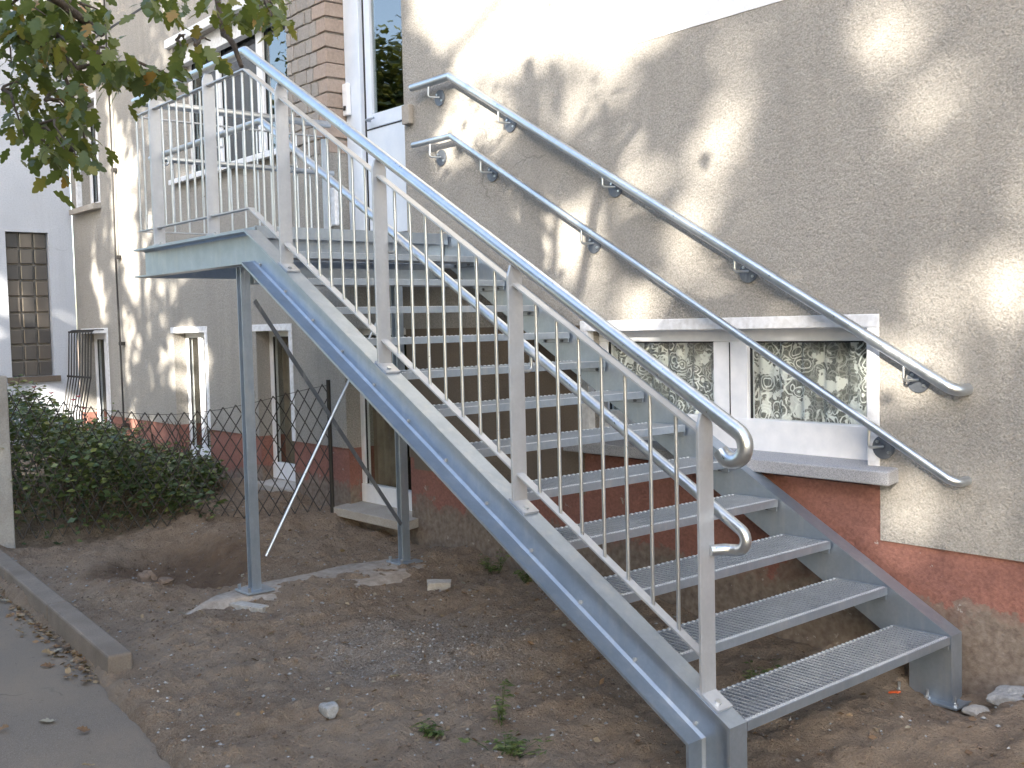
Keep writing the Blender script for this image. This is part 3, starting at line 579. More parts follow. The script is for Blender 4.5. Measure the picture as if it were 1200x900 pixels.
# end railing across the landing
YE0, YE1 = YR+.03, .03; xe = XE+.03
sp(MB().tube([(xe, YE0-.03, ZT+HZ), (xe, YE1+.05, ZT+HZ)], .0285, 14), 'end_handrail', 'steel_tube', smooth=50)
sp(MB().tube([(xe+.05, YI+.02, ZT+LZ), (xe+.05, YE1+.04, ZT+LZ)], .021, 12), 'end_lower_handrail', 'steel_tube', smooth=50)
ep = MB().box((xe-.006, YE1-.03, 2.045), (xe+.006, YE1+.03, ZT+HZ-.12)); sp(ep, 'end_post', 'steel_tube')
for dz in (UPZ, LOZ): sp(MB().box((xe-.02, YE0, ZT+dz-.004), (xe+.02, YE1-.031, ZT+dz+.004)), 'end_flat_bar', 'steel_bar')
for y in np.linspace(YE0, YE1-.03, 14)[1:-1]: sp(MB().tube([(xe, y, ZT+LOZ), (xe, y, ZT+UPZ)], .0076, 8, False), 'baluster', 'steel_tube', smooth=60)
# supports under the landing with crossed braces
XS = -3.71; legs = []
for y in (-1.475, -.36):
    z0 = -.185 if y < -1 else -.19; b = MB(); a = .029
    b.box((XS-a, y-.004, z0+.012), (XS+a, y+.004, 1.80)); b.box((XS-a, y+.0045, z0+.012), (XS-a+.007, y+.03, 1.80)); b.box((XS+a-.007, y+.0045, z0+.012), (XS+a, y+.03, 1.80)); b.box((XS-a, y-.03, z0+.012), (XS-a+.007, y-.0045, 1.80)); b.box((XS+a-.007, y-.03, z0+.012), (XS+a, y-.0045, 1.80))
    o = sp(b, 'support_leg', 'steel'); MB().box((XS-.09, y-.09, z0), (XS+.09, y+.09, z0+.012)).build('base_plate', M['steel'], o, bevel=.002)
    for dx in (-.07, .07): MB().tube([(XS+dx, y-.07, z0+.012), (XS+dx, y-.07, z0+.04)], .011, 6).build('anchor_bolt', M['steel_tube'], o)
sp(MB().box((XS-.05, -1.43, 1.70), (XS+.05, -.02, 1.80)), 'cross_beam')
sp(MB().bar((XS+.03, -1.42, 1.60), (XS+.03, -.40, .08), (.004, 0, 0), (0, .009, .009)), 'brace', 'steel_dark')
sp(MB().tube([(XS+.055, -1.42, .03), (XS+.055, -.52, 1.52)], .009, 8), 'brace', 'steel_tube', smooth=60)
# ------------------------------------------------------------------ wall handrails
def wall_rail(nm, label, r, bend, x_end, x_left, discs, dz):
    o = thing(nm, label, 'handrail', loc=(-2, WY, 1.5)); yr = .07
    xb, zb = bend; ze = zb-(x_end-xb)*SL
    p = fillet([(x_left, yr, zb), (xb, yr, zb), (x_end, yr, ze), (x_end+.02, WY+.01, ze+.004)], {1: .02, 2: .055}, 6)
    q = MB().tube(p, r, 14).build('rail', M['steel_tube'], o, smooth=50); q.location = (2, -WY, -1.5)
    for x, z in discs:
        zr = zb if x < xb else zb-(x-xb)*SL
        d = MB().tube([(x, WY-.001, z), (x, WY-.009, z), (x, WY-.0091, z)], [.056, .056, .054], 24).build('wall_disc', M['steel_dark'], o, smooth=40); d.location = (2, -WY, -1.5)
        MB().tube(fillet([(x, WY-.009, z+.004), (x-.03, yr-.005, z+.004), (x-.03, yr, zr-.02+.03*SL*(x > xb))], .015, 4), .007, 8).build('bracket_rod', M['steel_tube'], d, smooth=60)
        for sx, sz in ((-.028, .026), (.03, -.022)): MB().tube([(x+sx, WY-.0092, z+sz), (x+sx, WY-.016, z+sz)], .008, 6).build('screw', M['steel_tube'], d)
    return o
wall_rail('wall_handrail', 'thicker upper wall handrail running down the roughcast wall on round brackets', .0275, (-3.62, 3.128), -.02, -4.07, [(-3.838, 3.026), (-3.073, 2.727), (-2.134, 2.206), (-1.18, 1.66), (-.231, 1.114)], 0)
wall_rail('wall_handrail', 'thinner lower wall handrail crossing in front of the lace-curtained window', .021, (-3.626, 2.722), -.02, -4.075, [(-3.838, 2.607), (-3.271, 2.43), (-2.321, 1.889), (-.409, .793)], 0)
# ------------------------------------------------------------------ footing, kerb, posts, stones
ft = MB(); n = 60; ring = []
for i in range(n):
    a = 2*math.pi*i/n; rr = 1+.10*math.sin(3*a+1)+.07*math.sin(7*a)+.04*math.sin(13*a+2); x = XS+.02+.30*rr*math.cos(a); y = -.92+.92*rr*math.sin(a); ring.append((x, y))
ft.add([(XS, -.92, -.187)]+[(XS+(x-XS)*.8, -.92+(y+.92)*.86, -.189-.004*random.random()) for x, y in ring]+[(x, y, float(hgt(x, y))-.015) for x, y in ring],
       [(0, 1+i, 1+(i+1) % n) for i in range(n)]+[(1+i, 1+n+i, 1+n+(i+1) % n, 1+(i+1) % n) for i in range(n)])
M['footing'] = mat_stone('dusty_concrete', (.22, .175, .135), (.40, .345, .29), 18)
tag(ft.build('concrete_footing', M['footing'], smooth=50), 'rough concrete strip footing under the two stair supports', 'footing')
kb = thing('kerb', 'row of grey concrete kerb stones beside the asphalt', 'kerb', loc=(-4.4, -2.5, -.3))
k0, k1 = np.array((-3.06, -2.545)), np.array((-6.9, -2.245)); kd = (k1-k0)/np.linalg.norm(k1-k0); kn = np.array((-kd[1], kd[0])); 
Ls = [1.33, 1.28, 1.2]; p = 0
for i, Lk in enumerate(Ls):
    a, c = k0+kd*(p+.004), k0+kd*(p+Lk-.006); b = MB(); zt = -.200-.004*i
    b.bar((*a, (zt-.42)/2), (*c, (zt-.42)/2), (*(kn*.062), 0), (0, 0, (zt+.42)/2)); o = b.build('kerb_stone', M['kerb'], kb, bevel=.014); o.location = (4.4, 2.5, .3); p += Lk
pc = MB(); pc.box((-.075, -.075, -.5), (.075, .075, 1.36)); cp = pc.build('concrete_post', M['concrete'], bevel=.012); cp.location = (-6.78, -2.12, -.25)
tag(cp, 'pale square concrete fence post at the left edge of the picture', 'post'); MB().box((-.03, -.08, .95), (.03, -.0755, .98)).build('iron_eye', M['iron'], cp)
fe = thing('chain_link_fence', 'sagging rusty chain link fence between concrete post and house wall', 'fence', loc=(-6, -1, 0))
A, B = np.array((-5.31, .03)), np.array((-6.75, -2.08)); LF = np.linalg.norm(B-A); fd = (B-A)/LF
def fz(s): # top of mesh
    q = s/LF; return .97*(1-q)+.98*q-.20*math.sin(math.pi*q)**1.3
def fb(s): p = A+fd*s; return max(-.15, -.02-.15*s/LF)-.05
po = MB().tube([(A[0], A[1], -.4), (A[0], A[1], 1.0)], .017, 10).build('post', M['iron'], fe, smooth=50); po.location = (6, 1, 0)
wm = MB(); dgn = .102; nn_ = int(LF/dgn)
def wp(s, t, o):
    p = A+fd*s; lean = .05*math.sin(s*1.3)*t; return (p[0]+lean+o, p[1], fb(s)+(fz(s)-fb(s))*t)
NR = 11
for i in range(-NR, nn_+NR):
    for sg in (1, -1):
        pts = []
        for j in range(NR+1):
            s = (i+.5*j*sg+ (0 if sg > 0 else 0))*dgn
            if 0 <= s <= LF: pts.append(wp(s, j/NR, .002*(1 if (j+sg) % 2 else -1)))
            else:
                if len(pts) > 1: break
                pts = []
        if len(pts) > 1: wm.tube(pts, .0042, 4, False)
wm.tube([wp(s, .985, 0) for s in np.linspace(0, LF, 24)], .0022, 4, False)
o = wm.build('wire_mesh', M['wire'], fe); o.location = (6, 1, 0); o['kind'] = 'stuff'
def stone(nm, label, x, y, sx, sy, sz, mt, seed, grp=None, dz=0, boxy=False, rz=0):
    import bmesh
    bm = bmesh.new()
    if boxy:
        bmesh.ops.create_cube(bm, size=2); bmesh.ops.subdivide_edges(bm, edges=bm.edges[:], cuts=3, use_grid_fill=True)
    else: bmesh.ops.create_icosphere(bm, subdivisions=3, radius=1)
    r = np.random.default_rng(seed); K = [(r.normal(size=3)*s, r.random()*6.28, a) for s, a in ((1.2, .22), (1.6, .16), (2.6, .1), (4.5, .06), (7, .04), (10, .03))]
    for v in bm.verts:
        c = np.array(v.co); f = 1+sum(a*math.sin(kv@c+ph) for kv, ph, a in K)*(.35 if boxy else 1); c = np.clip(c*f, -.92, .92) if not boxy else c*f; v.co = (c[0]*sx, c[1]*sy, c[2]*sz)
    me = bpy.data.meshes.new(nm); bm.to_mesh(me); bm.free(); me.materials.append(M[mt])
    o = link(nm, me, loc=(x, y, float(hgt(x, y))+sz*.45+dz), rot=(0, 0, rz)); tag(o, label, 'stone', grp); return o
stone('brick_chunk', 'pale broken brick lying on the soil below the flight', -3.08, -.53, .075, .045, .038, 'stone_pale', 1, boxy=True, rz=.9)
stone('stone', 'grey angular stone on bare soil in the foreground', -1.77, -2.10, .045, .035, .032, 'stone', 2)
stone('clod', 'round brown clod at the rim of the dug pit', -4.62, -1.80, .07, .06, .05, 'stone_brown', 3)
stone('clod', 'flatter dark clod just right of the round one at the pit', -4.47, -1.73, .06, .045, .03, 'stone_brown', 4)
stone('stone_slab', 'flat whitish slab fragment in front of the outer support foot', -3.52, -1.62, .13, .04, .018, 'stone_pale', 5, boxy=True, rz=.3)
stone('rubble', 'flat grey mortar rubble against the red plinth beside the stair foot', .25, .07, .11, .07, .04, 'stone', 6)
stone('rubble', 'smaller whitish mortar lump right of the stair foot', .12, -.02, .06, .04, .025, 'stone_pale', 8)
stone('rubble', 'grey mortar lump on the soil near the right picture edge', .42, -.05, .07, .05, .035, 'stone', 9)
ot = MB(); ot.box((-.025, -.012, 0), (.025, .012, .012)); ot.v = [(x, y+.3*x*x, z+(.012 if x > 0 else 0)) for x, y, z in ot.v]; o = ot.build('plastic_tag', M['orange'], bevel=.003); o.location = (-.23, -.075, ZB+.008); tag(o, 'small orange plastic scrap by the right stair foot plate', 'scrap')
# pebbles: too many to count
pb = MB(); import itertools
base = [(1,0,0),(-1,0,0),(0,1,0),(0,-1,0),(0,0,1),(0,0,-1)]; oct_f = [(0,2,4),(2,1,4),(1,3,4),(3,0,4),(2,0,5),(1,2,5),(3,1,5),(0,3,5)]
def peb(x, y, s, ch_=(0, 0, 1, 1, 2)):
    a = random.uniform(0, 6.28); ca, sa = math.cos(a), math.sin(a); sx, sy, sz = s*random.uniform(.7, 1.4), s*random.uniform(.6, 1), s*random.uniform(.4, .8); z = hs(x, y)+sz*.1
    pb.add([(x+(vx*sx*ca-vy*sy*sa), y+(vx*sx*sa+vy*sy*ca), z+vz*sz) for vx, vy, vz in base], oct_f, random.choice(ch_))
for _ in range(2600):
    if random.random() < .55: x, y = random.gauss(-2.2, .75), random.gauss(-1.25, .42)
    else: x, y = random.uniform(-5.5, .9), random.uniform(-2.9, .1)
    if y > .1 or y < np.interp(x, EDGE[:, 0], EDGE[:, 1])+.03: continue
    peb(x, y, random.choice((.003, .004, .005, .006, .006, .008, .011)), (0, 0, 0, 1, 2))
for _ in range(9000):
    x, y = random.uniform(-6.2, 1.1), random.uniform(-2.6, .12)
    if y < np.interp(x, EDGE[:, 0], EDGE[:, 1])+.03: continue
    peb(x, y, random.choice((.004, .005, .007, .009, .012)), (2, 2, 2, 2, 0, 3, 3))
for _ in range(260):  # chips along the pavement edge
    x = random.uniform(-3.0, -.8); y = np.interp(x, EDGE[:, 0], EDGE[:, 1])+random.uniform(.02, .22); peb(x, y, random.choice((.004, .006, .008, .012)), (0, 0, 2, 2, 3, 1))
tag(pb.build('gravel', [M['stone'], M['stone_pale'], M['stone_brown'], M['soil']], smooth=None), 'scattered gravel and mortar crumbs on bare soil', 'gravel', kind='stuff')
# ------------------------------------------------------------------ leaves
def add_rnd(me, vals):
    at = me.attributes.new('rnd', 'FLOAT', 'FACE'); at.data.foreach_set('value', np.asarray(vals, dtype=np.float32))
OAK = [(0, 0), (.10, .10), (.26, .14), (.22, .24), (.42, .30), (.52, .40), (.34, .48), (.46, .62), (.40, .72), (.26, .70), (.26, .84), (.12, .95), (0, 1)]
def leaf_template(shape, bend=.12):
    right = [(x*.62, y) for x, y in shape]; V = [(0, y) for x, y in right]; nR = len(right)
    vs = [(x, y, bend*abs(x)*1.0-.22*y*y) for x, y in right]+[(-x, y, bend*abs(x)-.22*y*y) for x, y in right[1:-1]]
    mid = [(0, y, -.22*y*y-.02) for y in (.25, .5, .75)]
    return np.array(vs), None
def oak_mesh(var):
    r = random.Random(var); vs = [(0, 0, 0), (0, .3, .0), (0, .6, -.03), (0, 1, -.12)]; sh = [(x*.62*r.uniform(.85, 1.1), y) for x, y in OAK[1:-1]]
    R0 = len(vs); vs += [(x, y, .10*x-.12*y*y) for x, y in sh]; L0 = len(vs); vs += [(-x*r.uniform(.85, 1.1), y, .10*x-.12*y*y) for x, y in sh]
    m = len(sh); F = []
    for b0, fl in ((R0, 0), (L0, 1)):
        spine = lambda y: 0 if y < .2 else (1 if y < .5 else (2 if y < .78 else 3))
        tri = [(0, b0, b0+1), (0, b0+1, b0+2), (0, b0+2, 1), (1, b0+2, b0+3), (1, b0+3, b0+4), (1, b0+4, b0+5), (1, b0+5, 2), (2, b0+5, b0+6), (2, b0+6, b0+7), (2, b0+7, b0+8), (2, b0+8, b0+9), (2, b0+9, 3), (3, b0+9, b0+10)]
        F += [t if not fl else t[::-1] for t in tri]
    return np.array(vs, float), F
def rot_rand(nrm_up, r, droop):
    a = r.uniform(0, 6.283); t = np.array((math.cos(a), math.sin(a), -droop*r.uniform(.3, 1.4))); t /= np.linalg.norm(t)
    n = np.array((r.normal()*.55, r.normal()*.55, 1.0)); n -= t*(n@t); n /= np.linalg.norm(n); return np.stack([np.cross(t, n), t, n], 1)
def quads_mesh(name, Pp, size, mat, rng, droop=.5, aspect=.6, fold=True):
    """many folded diamond leaves as one mesh"""
    n = len(Pp); a = rng.uniform(0, 2*np.pi, n); t = np.stack([np.cos(a), np.sin(a), -droop*rng.uniform(-.4, 1.4, n)], 1); t /= np.linalg.norm(t, axis=1)[:, None]
    nm = np.stack([rng.normal(0, .7, n), rng.normal(0, .7, n), np.ones(n)], 1); nm -= t*(nm*t).sum(1)[:, None]; nm /= np.linalg.norm(nm, axis=1)[:, None]; b = np.cross(t, nm)
    s = (size*rng.uniform(.7, 1.3, n))[:, None]
    V = np.stack([Pp, Pp+t*s*.45+b*s*aspect*.5+nm*s*.08, Pp+t*s, Pp+t*s*.45-b*s*aspect*.5+nm*s*.08], 1).reshape(-1, 3)
    i = np.arange(n)*4; Fq = np.concatenate([np.stack([i, i+1, i+2], 1), np.stack([i, i+2, i+3], 1)], 0)
    me = bpy.data.meshes.new(name); me.vertices.add(len(V)); me.vertices.foreach_set('co', V.astype(np.float32).ravel()); nf = len(Fq)
    me.loops.add(nf*3); me.loops.foreach_set('vertex_index', Fq.astype(np.int32).ravel()); me.polygons.add(nf); me.polygons.foreach_set('loop_start', np.arange(0, nf*3, 3, dtype=np.int32)); me.polygons.foreach_set('loop_total', np.full(nf, 3, np.int32))
    me.materials.append(mat); me.update(calc_edges=True); c = rng.random(n); add_rnd(me, np.concatenate([c, c])); return me
# where the sun reaches the facade (seen in the photograph as bright patches): gaps in the crowns
LIT = [(1100,150,34,52),(855,145,34,38),(822,205,30,34),(1075,30,30,30),(800,292,34,34),(1105,375,38,38),(1085,425,44,40),(1150,600,40,50),(1065,585,36,44),(655,130,28,22),(745,190,30,36),(690,260,26,30),(770,350,26,22),
       (1185,470,40,60),(1185,250,30,60),(700,350,30,26),(930,335,36,32),(1135,330,44,40),(880,60,18,40),(1010,60,26,30),(1000,445,26,30)]
LITC = [(560,140,46,34),(628,232,44,38),(665,292,48,40),(600,120,30,20),(690,115,36,26),(520,170,24,40)]
LITL = [(140,235,11,62),(130,150,8,50),(152,300,9,50),(165,360,7,55),(148,410,6,45),(193,345,6,40),(206,335,4,24),(224,335,5,24),(222,420,26,44),(143,180,5,40),(120,350,6,36),(160,200,6,40),(185,430,5,30),(212,205,8,20),(265,220,8,22),(222,480,14,14),(280,500,7,30),(330,505,8,40),(152,500,6,20),(182,500,6,20),(75,380,9,22),(72,420,9,16),(310,460,7,20),(100,480,14,22),(230,560,30,9),(180,590,30,8),(60,575,22,10),(260,610,26,8),(330,560,12,16),(215,300,6,30),(175,300,7,40),(110,300,5,40)]
POLY = [(478,-400),(486,0),(494,75),(505,40),(520,70),(532,95),(560,92),(585,65),(600,78),(640,58),(664,74),(700,66),(740,72),(770,48),(790,20),(800,-40),(800,-400)]
def inpoly(u, v):
    c = np.zeros(len(u), bool); n = len(POLY)
    for i in range(n):
        (x0, y0), (x1, y1) = POLY[i], POLY[(i+1) % n]; t = ((y0 > v) != (y1 > v)) & (u < (x1-x0)*(v-y0)/(y1-y0+1e-12)+x0); c ^= t
    return c
def shade_uv(Pn):        # where each point's shadow lands on the facade
    t = (Pn[:, 1]-WY)/SUN[1]; q = Pn-SUN[None]*t[:, None]; return q
def lit_mask(Pn, grow=1.0, lists=(LIT, LITL)):
    q = shade_uv(Pn); front = (q-CAM)@FW > .3; u, v = pix(q); m = inpoly(u, v) | inpoly(u, v-18) | inpoly(u-16, v) | inpoly(u+16, v)
    for L in lists:
        for a, b, ru, rv in L: g_ = grow*(1.4 if L is LIT else 1.2); m |= ((u-a)/(ru*g_))**2+((v-b)/(rv*g_))**2 < 1
    return m & front
def limb(mb, p0, p1, r0, r1, rng, n=8, wob=.12):
    p0, p1 = np.array(p0, float), np.array(p1, float); L = np.linalg.norm(p1-p0); pts = [p0+(p1-p0)*q+rng.normal(0, wob*L*.25, 3)*math.sin(math.pi*q)+np.array((0, 0, .12*L*math.sin(math.pi*q))) for q in np.linspace(0, 1, n)]
    mb.tube(pts, list(np.linspace(r0, r1, n)), 8); return pts
# trees across the yard behind the photographer
def far_tree(label, x, y, h, cz0, rx, ry, count, seed, grp='trees across the yard', size=.25, gaps=True, grow=1.0):
    rng = np.random.default_rng(seed); t = thing('leafy_tree', label, 'tree', grp, loc=(x, y, -.4)); tk = MB()
    tk.tube([(0, 0, 0), (.05, 0, h*.2), (-.05, .05, h*.45), (.03, 0, h*.8)], [.26, .2, .15, .05], 10)
    for i in range(9):
        a = i*2.4; zz = h*(.22+.06*i); limb(tk, (0, 0, zz), (math.cos(a)*rx*.75, math.sin(a)*ry*.75, zz+h*.15), .09, .02, rng)
    tk.build('trunk', M['bark'], t, smooth=60)
    nc = 190; cc = rng.normal(size=(nc, 3)); cc /= np.linalg.norm(cc, axis=1)[:, None]; zc = rng.uniform(-1, 1, nc); rc = (1-zc**2)**.28*rng.uniform(.1, 1, nc)**.5; ac = rng.uniform(0, 6.283, nc); cc = np.stack([rc*np.cos(ac), rc*np.sin(ac), zc], 1)
    H = (h-cz0)/2; cc = cc*np.array((rx, ry, H))+np.array((0, 0, cz0+H)); P = cc[rng.integers(0, nc, count)]+rng.normal(size=(count, 3))*np.array((.5, .5, .42))
    P = P[P[:, 2] > .2]
    if gaps: P = P[~lit_mask(P+np.array((x, y, -.4)), grow, (LIT, LITL, LITC))]
    c = link('crown', quads_mesh('crown', P, size, M['far_leaf'], rng), t); c['kind'] = 'stuff'
GR = 1.0
far_tree('tall broad tree at the far side of the yard shading the right-hand wall', 12.6, -25.5, 17.0, .3, 4.2, 2.6, 34000, 11, size=.34, grow=GR)
far_tree('tall tree at the far side of the yard behind the photographer', 8.0, -26.5, 15.6, .3, 4.0, 2.6, 32000, 19, size=.34, grow=GR)
far_tree('tall tree at the right end of the far row', 17.6, -25.0, 17.0, .3, 4.2, 2.6, 30000, 20, size=.34, grow=GR)
far_tree('dense tree across the yard shading the stair and bare soil', 1.2, -13.2, 11.2, .3, 3.4, 2.2, 32000, 12, grow=GR)
far_tree('tall tree across the yard shading the basement windows', -3.2, -12.6, 11.2, .3, 3.5, 2.2, 34000, 13, grow=GR)
far_tree('tree across the yard opposite the annex', -7.6, -12.2, 11.2, .3, 3.5, 2.2, 34000, 14, grow=GR)
far_tree('sunlit yellow-green tree mirrored in the door glass', -19.5, -9.5, 8.3, .5, 2.6, 2.6, 26000, 15, gaps=False, size=.22)
far_tree('tree standing left of the mirrored yellow-green tree', -23.5, -12.5, 7.6, .5, 2.8, 2.8, 9000, 16, gaps=False, size=.22)
# near oak: trunk left of the photographer, branch hanging into the picture
rng = np.random.default_rng(21)
oak = thing('oak_tree', 'oak tree with green and rusty lobed leaves hanging into the upper left', 'tree', loc=(.2, -6.4, -.36))
tk = MB(); O = np.array((.2, -6.4, -.36))
tk.tube([np.array(p)-0 for p in ((0, 0, -.1), (.02, 0, .5), (-.03, .05, 1.6), (.02, .1, 2.9), (.15, 0, 4.6), (.1, .1, 6.2))], [.30, .22, .19, .17, .12, .05], 12)
# limb towards the frame
targets = [along(120, 40, 3.5), along(-120, 60, 3.2), along(60, -160, 3.6), along(260, -70, 3.7), along(-200, -150, 3.0)]
for T in targets: limb(tk, (0, .08, 2.5+random.uniform(-.1, .7)), T-O, .055, .012, rng, 10, .06)
ups = [(-2.2, .9, 4.6), (2.0, .9, 4.4), (2.9, -.6, 4.9), (-2.6, -.5, 5.2), (.4, 1.6, 5.2), (-.6, -2, 5), (1.2, -1.6, 6.2), (.2, .2, 7), (3.2, .7, 3.6)]
for T in ups:
    q_ = np.array([np.array(T)*t+np.array((.05, .05, 3.2))*(1-t) for t in np.linspace(0, 1, 12)])+O
    if inpoly(*pix(shade_uv(q_))).any(): continue
    limb(tk, (.05, .05, 2.7+random.random()*1.4), T, .07, .015, rng, 8, .1)
tk.build('trunk', M['bark'], oak, smooth=60)
nc = 46; cc = []
for T in ups:
    for _ in range(6): cc.append(np.array(T)*rng.uniform(.6, 1.05)+rng.normal(0, .45, 3)+np.array((0, 0, .3)))
cc = np.array(cc); Pn = cc[rng.integers(0, len(cc), 5200)]+rng.normal(0, .33, (5200, 3)); Pw = Pn+O
u, v = pix(Pw); dep = (Pw-CAM)@FW; inframe = (dep > .05) & (u > -40) & (u < 1240) & (v > -40) & (v < 940)
keep = ~inframe & (Pw[:, 2] > 2.6) & ~((lit_mask(Pw, 1.25)) & (rng.random(len(Pw)) < .98))
crown = link('crown', quads_mesh('crown', Pn[keep], .12, M['oak_leaf'], rng, .6, .55), oak); crown['kind'] = 'stuff'
# leaves in the picture: each an object
ZN = [(35,60,45,60,105),(80,140,30,45,52),(85,60,35,35,48),(50,20,55,25,48),(30,125,30,40,34),(130,75,25,22,26),(165,88,28,18,22),(195,92,22,14,13),(195,5,26,16,20),(285,8,40,20,34),(322,14,14,22,14),(100,15,30,20,20),(60,170,22,22,24),(95,185,14,14,10),(245,60,18,14,5),(218,55,12,16,4)]
lm = []
for var in range(4):
    vs, F = oak_mesh(var)
    for cl in range(5):
        me = bpy.data.meshes.new('leaf'); me.from_pydata(vs.tolist(), [], F); me.materials.append(M['oak_leaf']); add_rnd(me, [(.12, .38, .62, .8, 1.05)[cl]+random.uniform(-.06, .06)]*len(F)); lm.append(me)
twig = MB(); cnt = 0; extra_V = []
for (a, b_, ru, rv, n) in ZN:
    dz = rng.uniform(3.25, 3.6); c0 = along(a, b_, dz)
    for i in range(int(n*1.8)):
        uu, vv = a+rng.normal(0, .6)*ru, b_+rng.normal(0, .6)*rv; P = along(uu, vv, dz+rng.normal(0, .22))
        R = rot_rand(None, rng, 1.0); s = rng.uniform(.042, .078); wts = (.26, .36, .22, .11, .05) if a < 200 else (.06, .24, .36, .28, .06)
        var = rng.integers(0, 4)*5+rng.choice(5, p=wts)
        if cnt < 300:
            o = link('leaf', lm[var], crown); o.matrix_local = Matrix.Translation(Vector(P-O)) @ (Matrix(R.tolist()).to_4x4() @ Matrix.Scale(s, 4)); cnt += 1
        else: extra_V.append((P-O, R, s, var))
    for i in range(3):
        e = along(a+rng.normal(0, .5)*ru, b_+rng.normal(0, .5)*rv, dz+rng.normal(0, .15)); st_ = along(a-ru*.9, b_-rv*.5, dz); limb(twig, st_-O, e-O, .006, .002, rng, 6, .12)
limb(twig, along(-30, 40, 3.45)-O, along(90, 80, 3.4)-O, .016, .008, rng, 8, .05); limb(twig, along(90, 80, 3.4)-O, along(215, 96, 3.45)-O, .008, .003, rng, 8, .05); limb(twig, along(60, 60, 3.4)-O, along(110, 190, 3.4)-O, .008, .003, rng, 8, .08)
limb(twig, along(262, 40, 3.6)-O, along(283, 78, 3.5)-O, .012, .007, rng, 6, .08); limb(twig, along(240, -60, 3.6)-O, along(262, 40, 3.6)-O, .012, .01, rng, 6, .04)
twig.build('twigs', M['bark'], oak, smooth=60)
# the leaves beyond the 300: one mesh
eb_ = MB(); rv_ = []
for P, R, s, var in extra_V:
    m_ = lm[var]; co = np.array([v.co[:] for v in m_.vertices])@R.T*s+P; fs = [tuple(p.vertices) for p in m_.polygons]; eb_.add(co, fs); rv_ += [m_.attributes['rnd'].data[0].value]*len(fs)
me = eb_.mesh('more_leaves', M['oak_leaf']); add_rnd(me, rv_); o = link('more_leaves', me, oak); o['kind'] = 'stuff'
# ------------------------------------------------------------------ hedge behind the fence
rng = np.random.default_rng(5)
hd = thing('hedge', 'dark green overgrown hedge behind the chain link fence', 'hedge', loc=(-7.6, -1.2, 0)); HO = np.array((-7.6, -1.2, 0))
nL = 15000; PX_ = rng.uniform(-9.2, -5.75, nL*2); PY_ = rng.uniform(-2.5, -.05, nL*2)
fx = A[0]+fd[0]*((PY_-A[1])/fd[1])                        # fence x at that y
topz = .90-.75*np.clip((PY_+1.75)/1.5, 0, 1)-.25*np.clip((PX_+7.2)/1.4, 0, 1)-.45*np.clip((PY_+.9)/.9, 0, 1)*np.clip((PX_+7.0)/1., 0, 1)+.07*np.sin(PX_*5+PY_*3)+.06*np.sin(PY_*9+PX_*2)
ok = (PX_ < fx+.12+.1*np.sin(PY_*7)) & (PX_ > -9.1+.5*np.sin(PY_*3)) & (topz > .12)
PX_, PY_, topz = PX_[ok][:nL], PY_[ok][:nL], topz[ok][:nL]; base_ = hgt(PX_, PY_)
frac = rng.random(len(PX_))**.55; PZ_ = base_+(topz-base_)*frac+rng.normal(0, .03, len(PX_))
o = link('foliage', quads_mesh('foliage', np.stack([PX_, PY_, PZ_], 1)-HO, .062, M['hedge_leaf'], rng, .3, .62), hd); o['kind'] = 'stuff'
sm = MB()
for i in range(70):
    x, y = rng.uniform(-8.7, -6.6), rng.uniform(-2.2, -.2); z = float(hgt(x, y)); sm.tube([(x, y, z-.02), (x+rng.normal(0, .06), y+rng.normal(0, .06), z+.3), (x+rng.normal(0, .12), y+rng.normal(0, .12), z+.6)], [.008, .006, .003], 5)
o = sm.build('stems', M['bark'], hd); o.location = -Vector(HO.tolist())
sh = MB(); sp_ = []
for i in range(60):
    j = rng.integers(0, len(PX_)); p = np.array((PX_[j], PY_[j], base_[j]+(topz[j]-base_[j])*.9)); e = p+np.array((rng.normal(0, .1)+.05, rng.normal(0, .1), rng.uniform(.08, .26))); sh.tube([p, (p+e)/2+rng.normal(0, .02, 3), e], [.004, .003, .0015], 5)
    for q in np.linspace(.2, 1, 7): sp_.append(p+(e-p)*q+rng.normal(0, .012, 3))
o = sh.build('shoots', M['bark'], hd); o['kind'] = 'stuff'; o.location = -Vector(HO.tolist()); o = link('shoot_leaves', quads_mesh('shoot_leaves', np.array(sp_)-HO, .05, M['grass'], rng, .2, .5), hd); o['kind'] = 'stuff'
fl = MB()
for i in range(5):
    p = along(*[(92, 466), (86, 470), (40, 455), (98, 480), (60, 462)][i], 10.6)-HO
    for j in range(6): a = j*1.05; fl.add([p, p+np.array((math.cos(a)*.03, math.sin(a)*.03, .02)), p+np.array((math.cos(a+.7)*.03, math.sin(a+.7)*.03, .02))], [(0, 1, 2)])
fl.build('blossoms', M['flower'], hd)
# ------------------------------------------------------------------ weeds
def weed(label, x, y, h, n, seed, spread=.08):
    rng = np.random.default_rng(seed); o = thing('weed', label, 'weed', 'weeds in the bare soil', loc=(x, y, float(hgt(x, y)))); P = []; s = MB()
    for i in range(n):
        hh = h*rng.uniform(.4, 1); dx, dy = rng.normal(0, spread, 2); s.tube([(dx*.3, dy*.3, -.01), (dx*.6, dy*.6, hh*.5), (dx, dy, hh)], [.0022, .0018, .001], 4)
        for q in np.linspace(.1, 1, 7): P.append((dx*q, dy*q, hh*q))
    s.build('stems', M['grass'], o); me = quads_mesh('leaves', np.repeat(np.array(P), 2, 0)+rng.normal(0, .008, (len(P)*2, 3)), .035, M['grass'], rng, .1, .35); link('leaves', me, o)
weed('tall thin weed with yellow-green leaves in the foreground soil', -1.17, -1.62, .20, 5, 1, .03)
weed('low bushy weed at the bottom edge of the picture', -.93, -1.78, .08, 12, 2, .07)
weed('small green weed under the middle of the flight', -2.7, -.12, .10, 9, 3, .06)
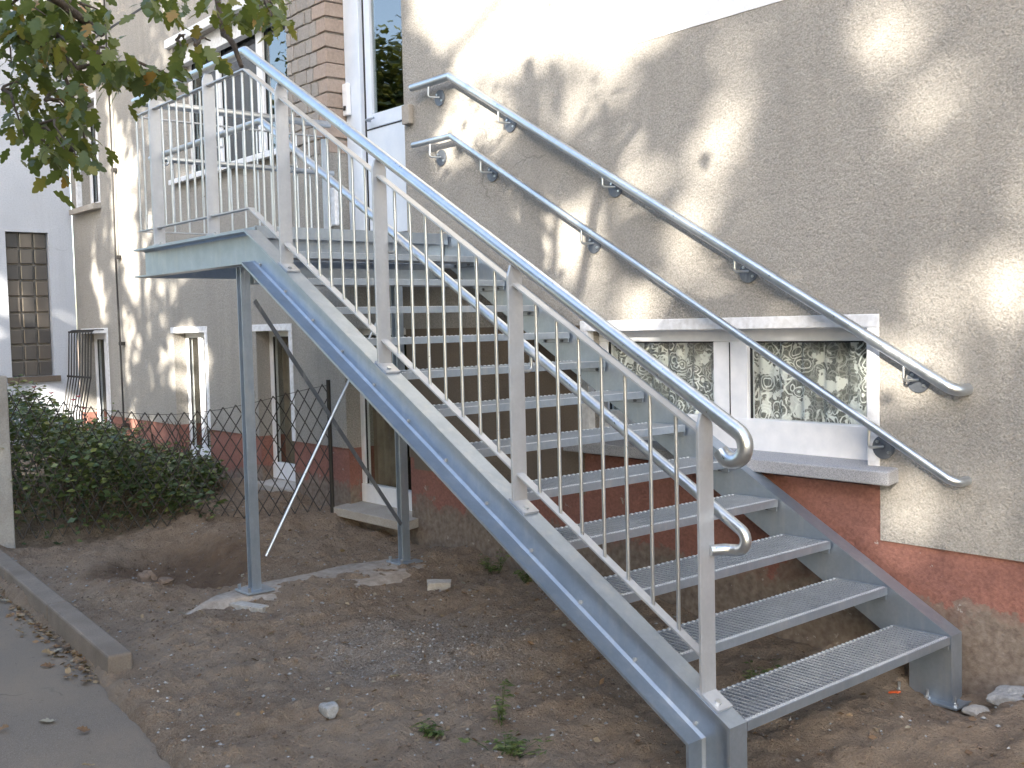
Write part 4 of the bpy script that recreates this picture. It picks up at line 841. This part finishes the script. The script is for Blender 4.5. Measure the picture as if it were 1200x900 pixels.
weed('weed tuft under the lowest treads', -.75, -.35, .09, 8, 4, .07)
weed('low weed sprig on the soil left of the tall thin weed', -1.35, -1.85, .05, 7, 5, .04)
weed('weed growing at the house wall behind the flight', -3.2, .02, .14, 9, 6, .07)
# ------------------------------------------------------------------ fallen leaves
rng = np.random.default_rng(9); dl = []
for var in range(3):
    vs, F = oak_mesh(10+var); vs[:, 2] += .25*vs[:, 0]**2*4-.1*np.sin(vs[:, 1]*5)
    for cl in range(4):
        me = bpy.data.meshes.new('fallen_leaf'); me.from_pydata(vs.tolist(), [], F); me.materials.append(M['dead_leaf']); add_rnd(me, [(.2, .5, .8, 1.1)[cl]]*len(F)); dl.append(me)
def dead(x, y, z, label, grp, s=None):
    o = link('fallen_leaf', dl[rng.integers(0, 12)], loc=(x, y, z+.012), rot=(rng.normal(0, .3), rng.normal(0, .3), rng.uniform(0, 6.28))); k = s or rng.uniform(.055, .095); o.scale = (k, k, k); tag(o, label, 'leaf', grp)
for i in range(46):
    q = rng.random(); x = -6.4+3.3*q; y = np.interp(x, [k1[0], k0[0]], [k1[1], k0[1]])-.08-abs(rng.normal(0, .07)); dead(x, y, -.335, 'brown fallen leaf in the gutter along the kerb', 'fallen leaves along the kerb')
for i in range(10): dead(rng.uniform(-3.6, -1.4), rng.uniform(-3.3, -2.85), -.335, 'brown fallen leaf on the open asphalt', 'fallen leaves on the asphalt')
for i in range(60):
    x, y = rng.uniform(-5.2, .3), rng.uniform(-2.45, -.1); dead(x, y, float(hgt(x, y)), 'brown fallen leaf on the bare soil', 'fallen leaves on the soil', rng.uniform(.03, .065))
for i in range(14):
    x, y = rng.normal(-.55, .25), rng.normal(-.75, .12); dead(x, y, float(hgt(x, y)), 'brown fallen leaf under the lowest treads', 'fallen leaves under the stair', .06)

lp = []
for i in range(900):
    q = rng.random()
    if q < .5:
        t = rng.random(); x = -6.6+3.5*t; y = np.interp(x, [k1[0], k0[0]], [k1[1], k0[1]])-.075-abs(rng.normal(0, .05)); lp.append((x, y, -.328))
    else:
        x, y = rng.uniform(-5.4, .6), rng.uniform(-2.5, .05)
        if y < np.interp(x, EDGE[:, 0], EDGE[:, 1])+.05: continue
        lp.append((x, y, hs(x, y)+.006))
me = quads_mesh('leaf_litter', np.array(lp), .034, M['dead_leaf'], rng, .12, .6); tag(link('leaf_litter', me), 'crumbled brown leaf litter along the kerb and on the soil', 'leaf litter', kind='stuff')
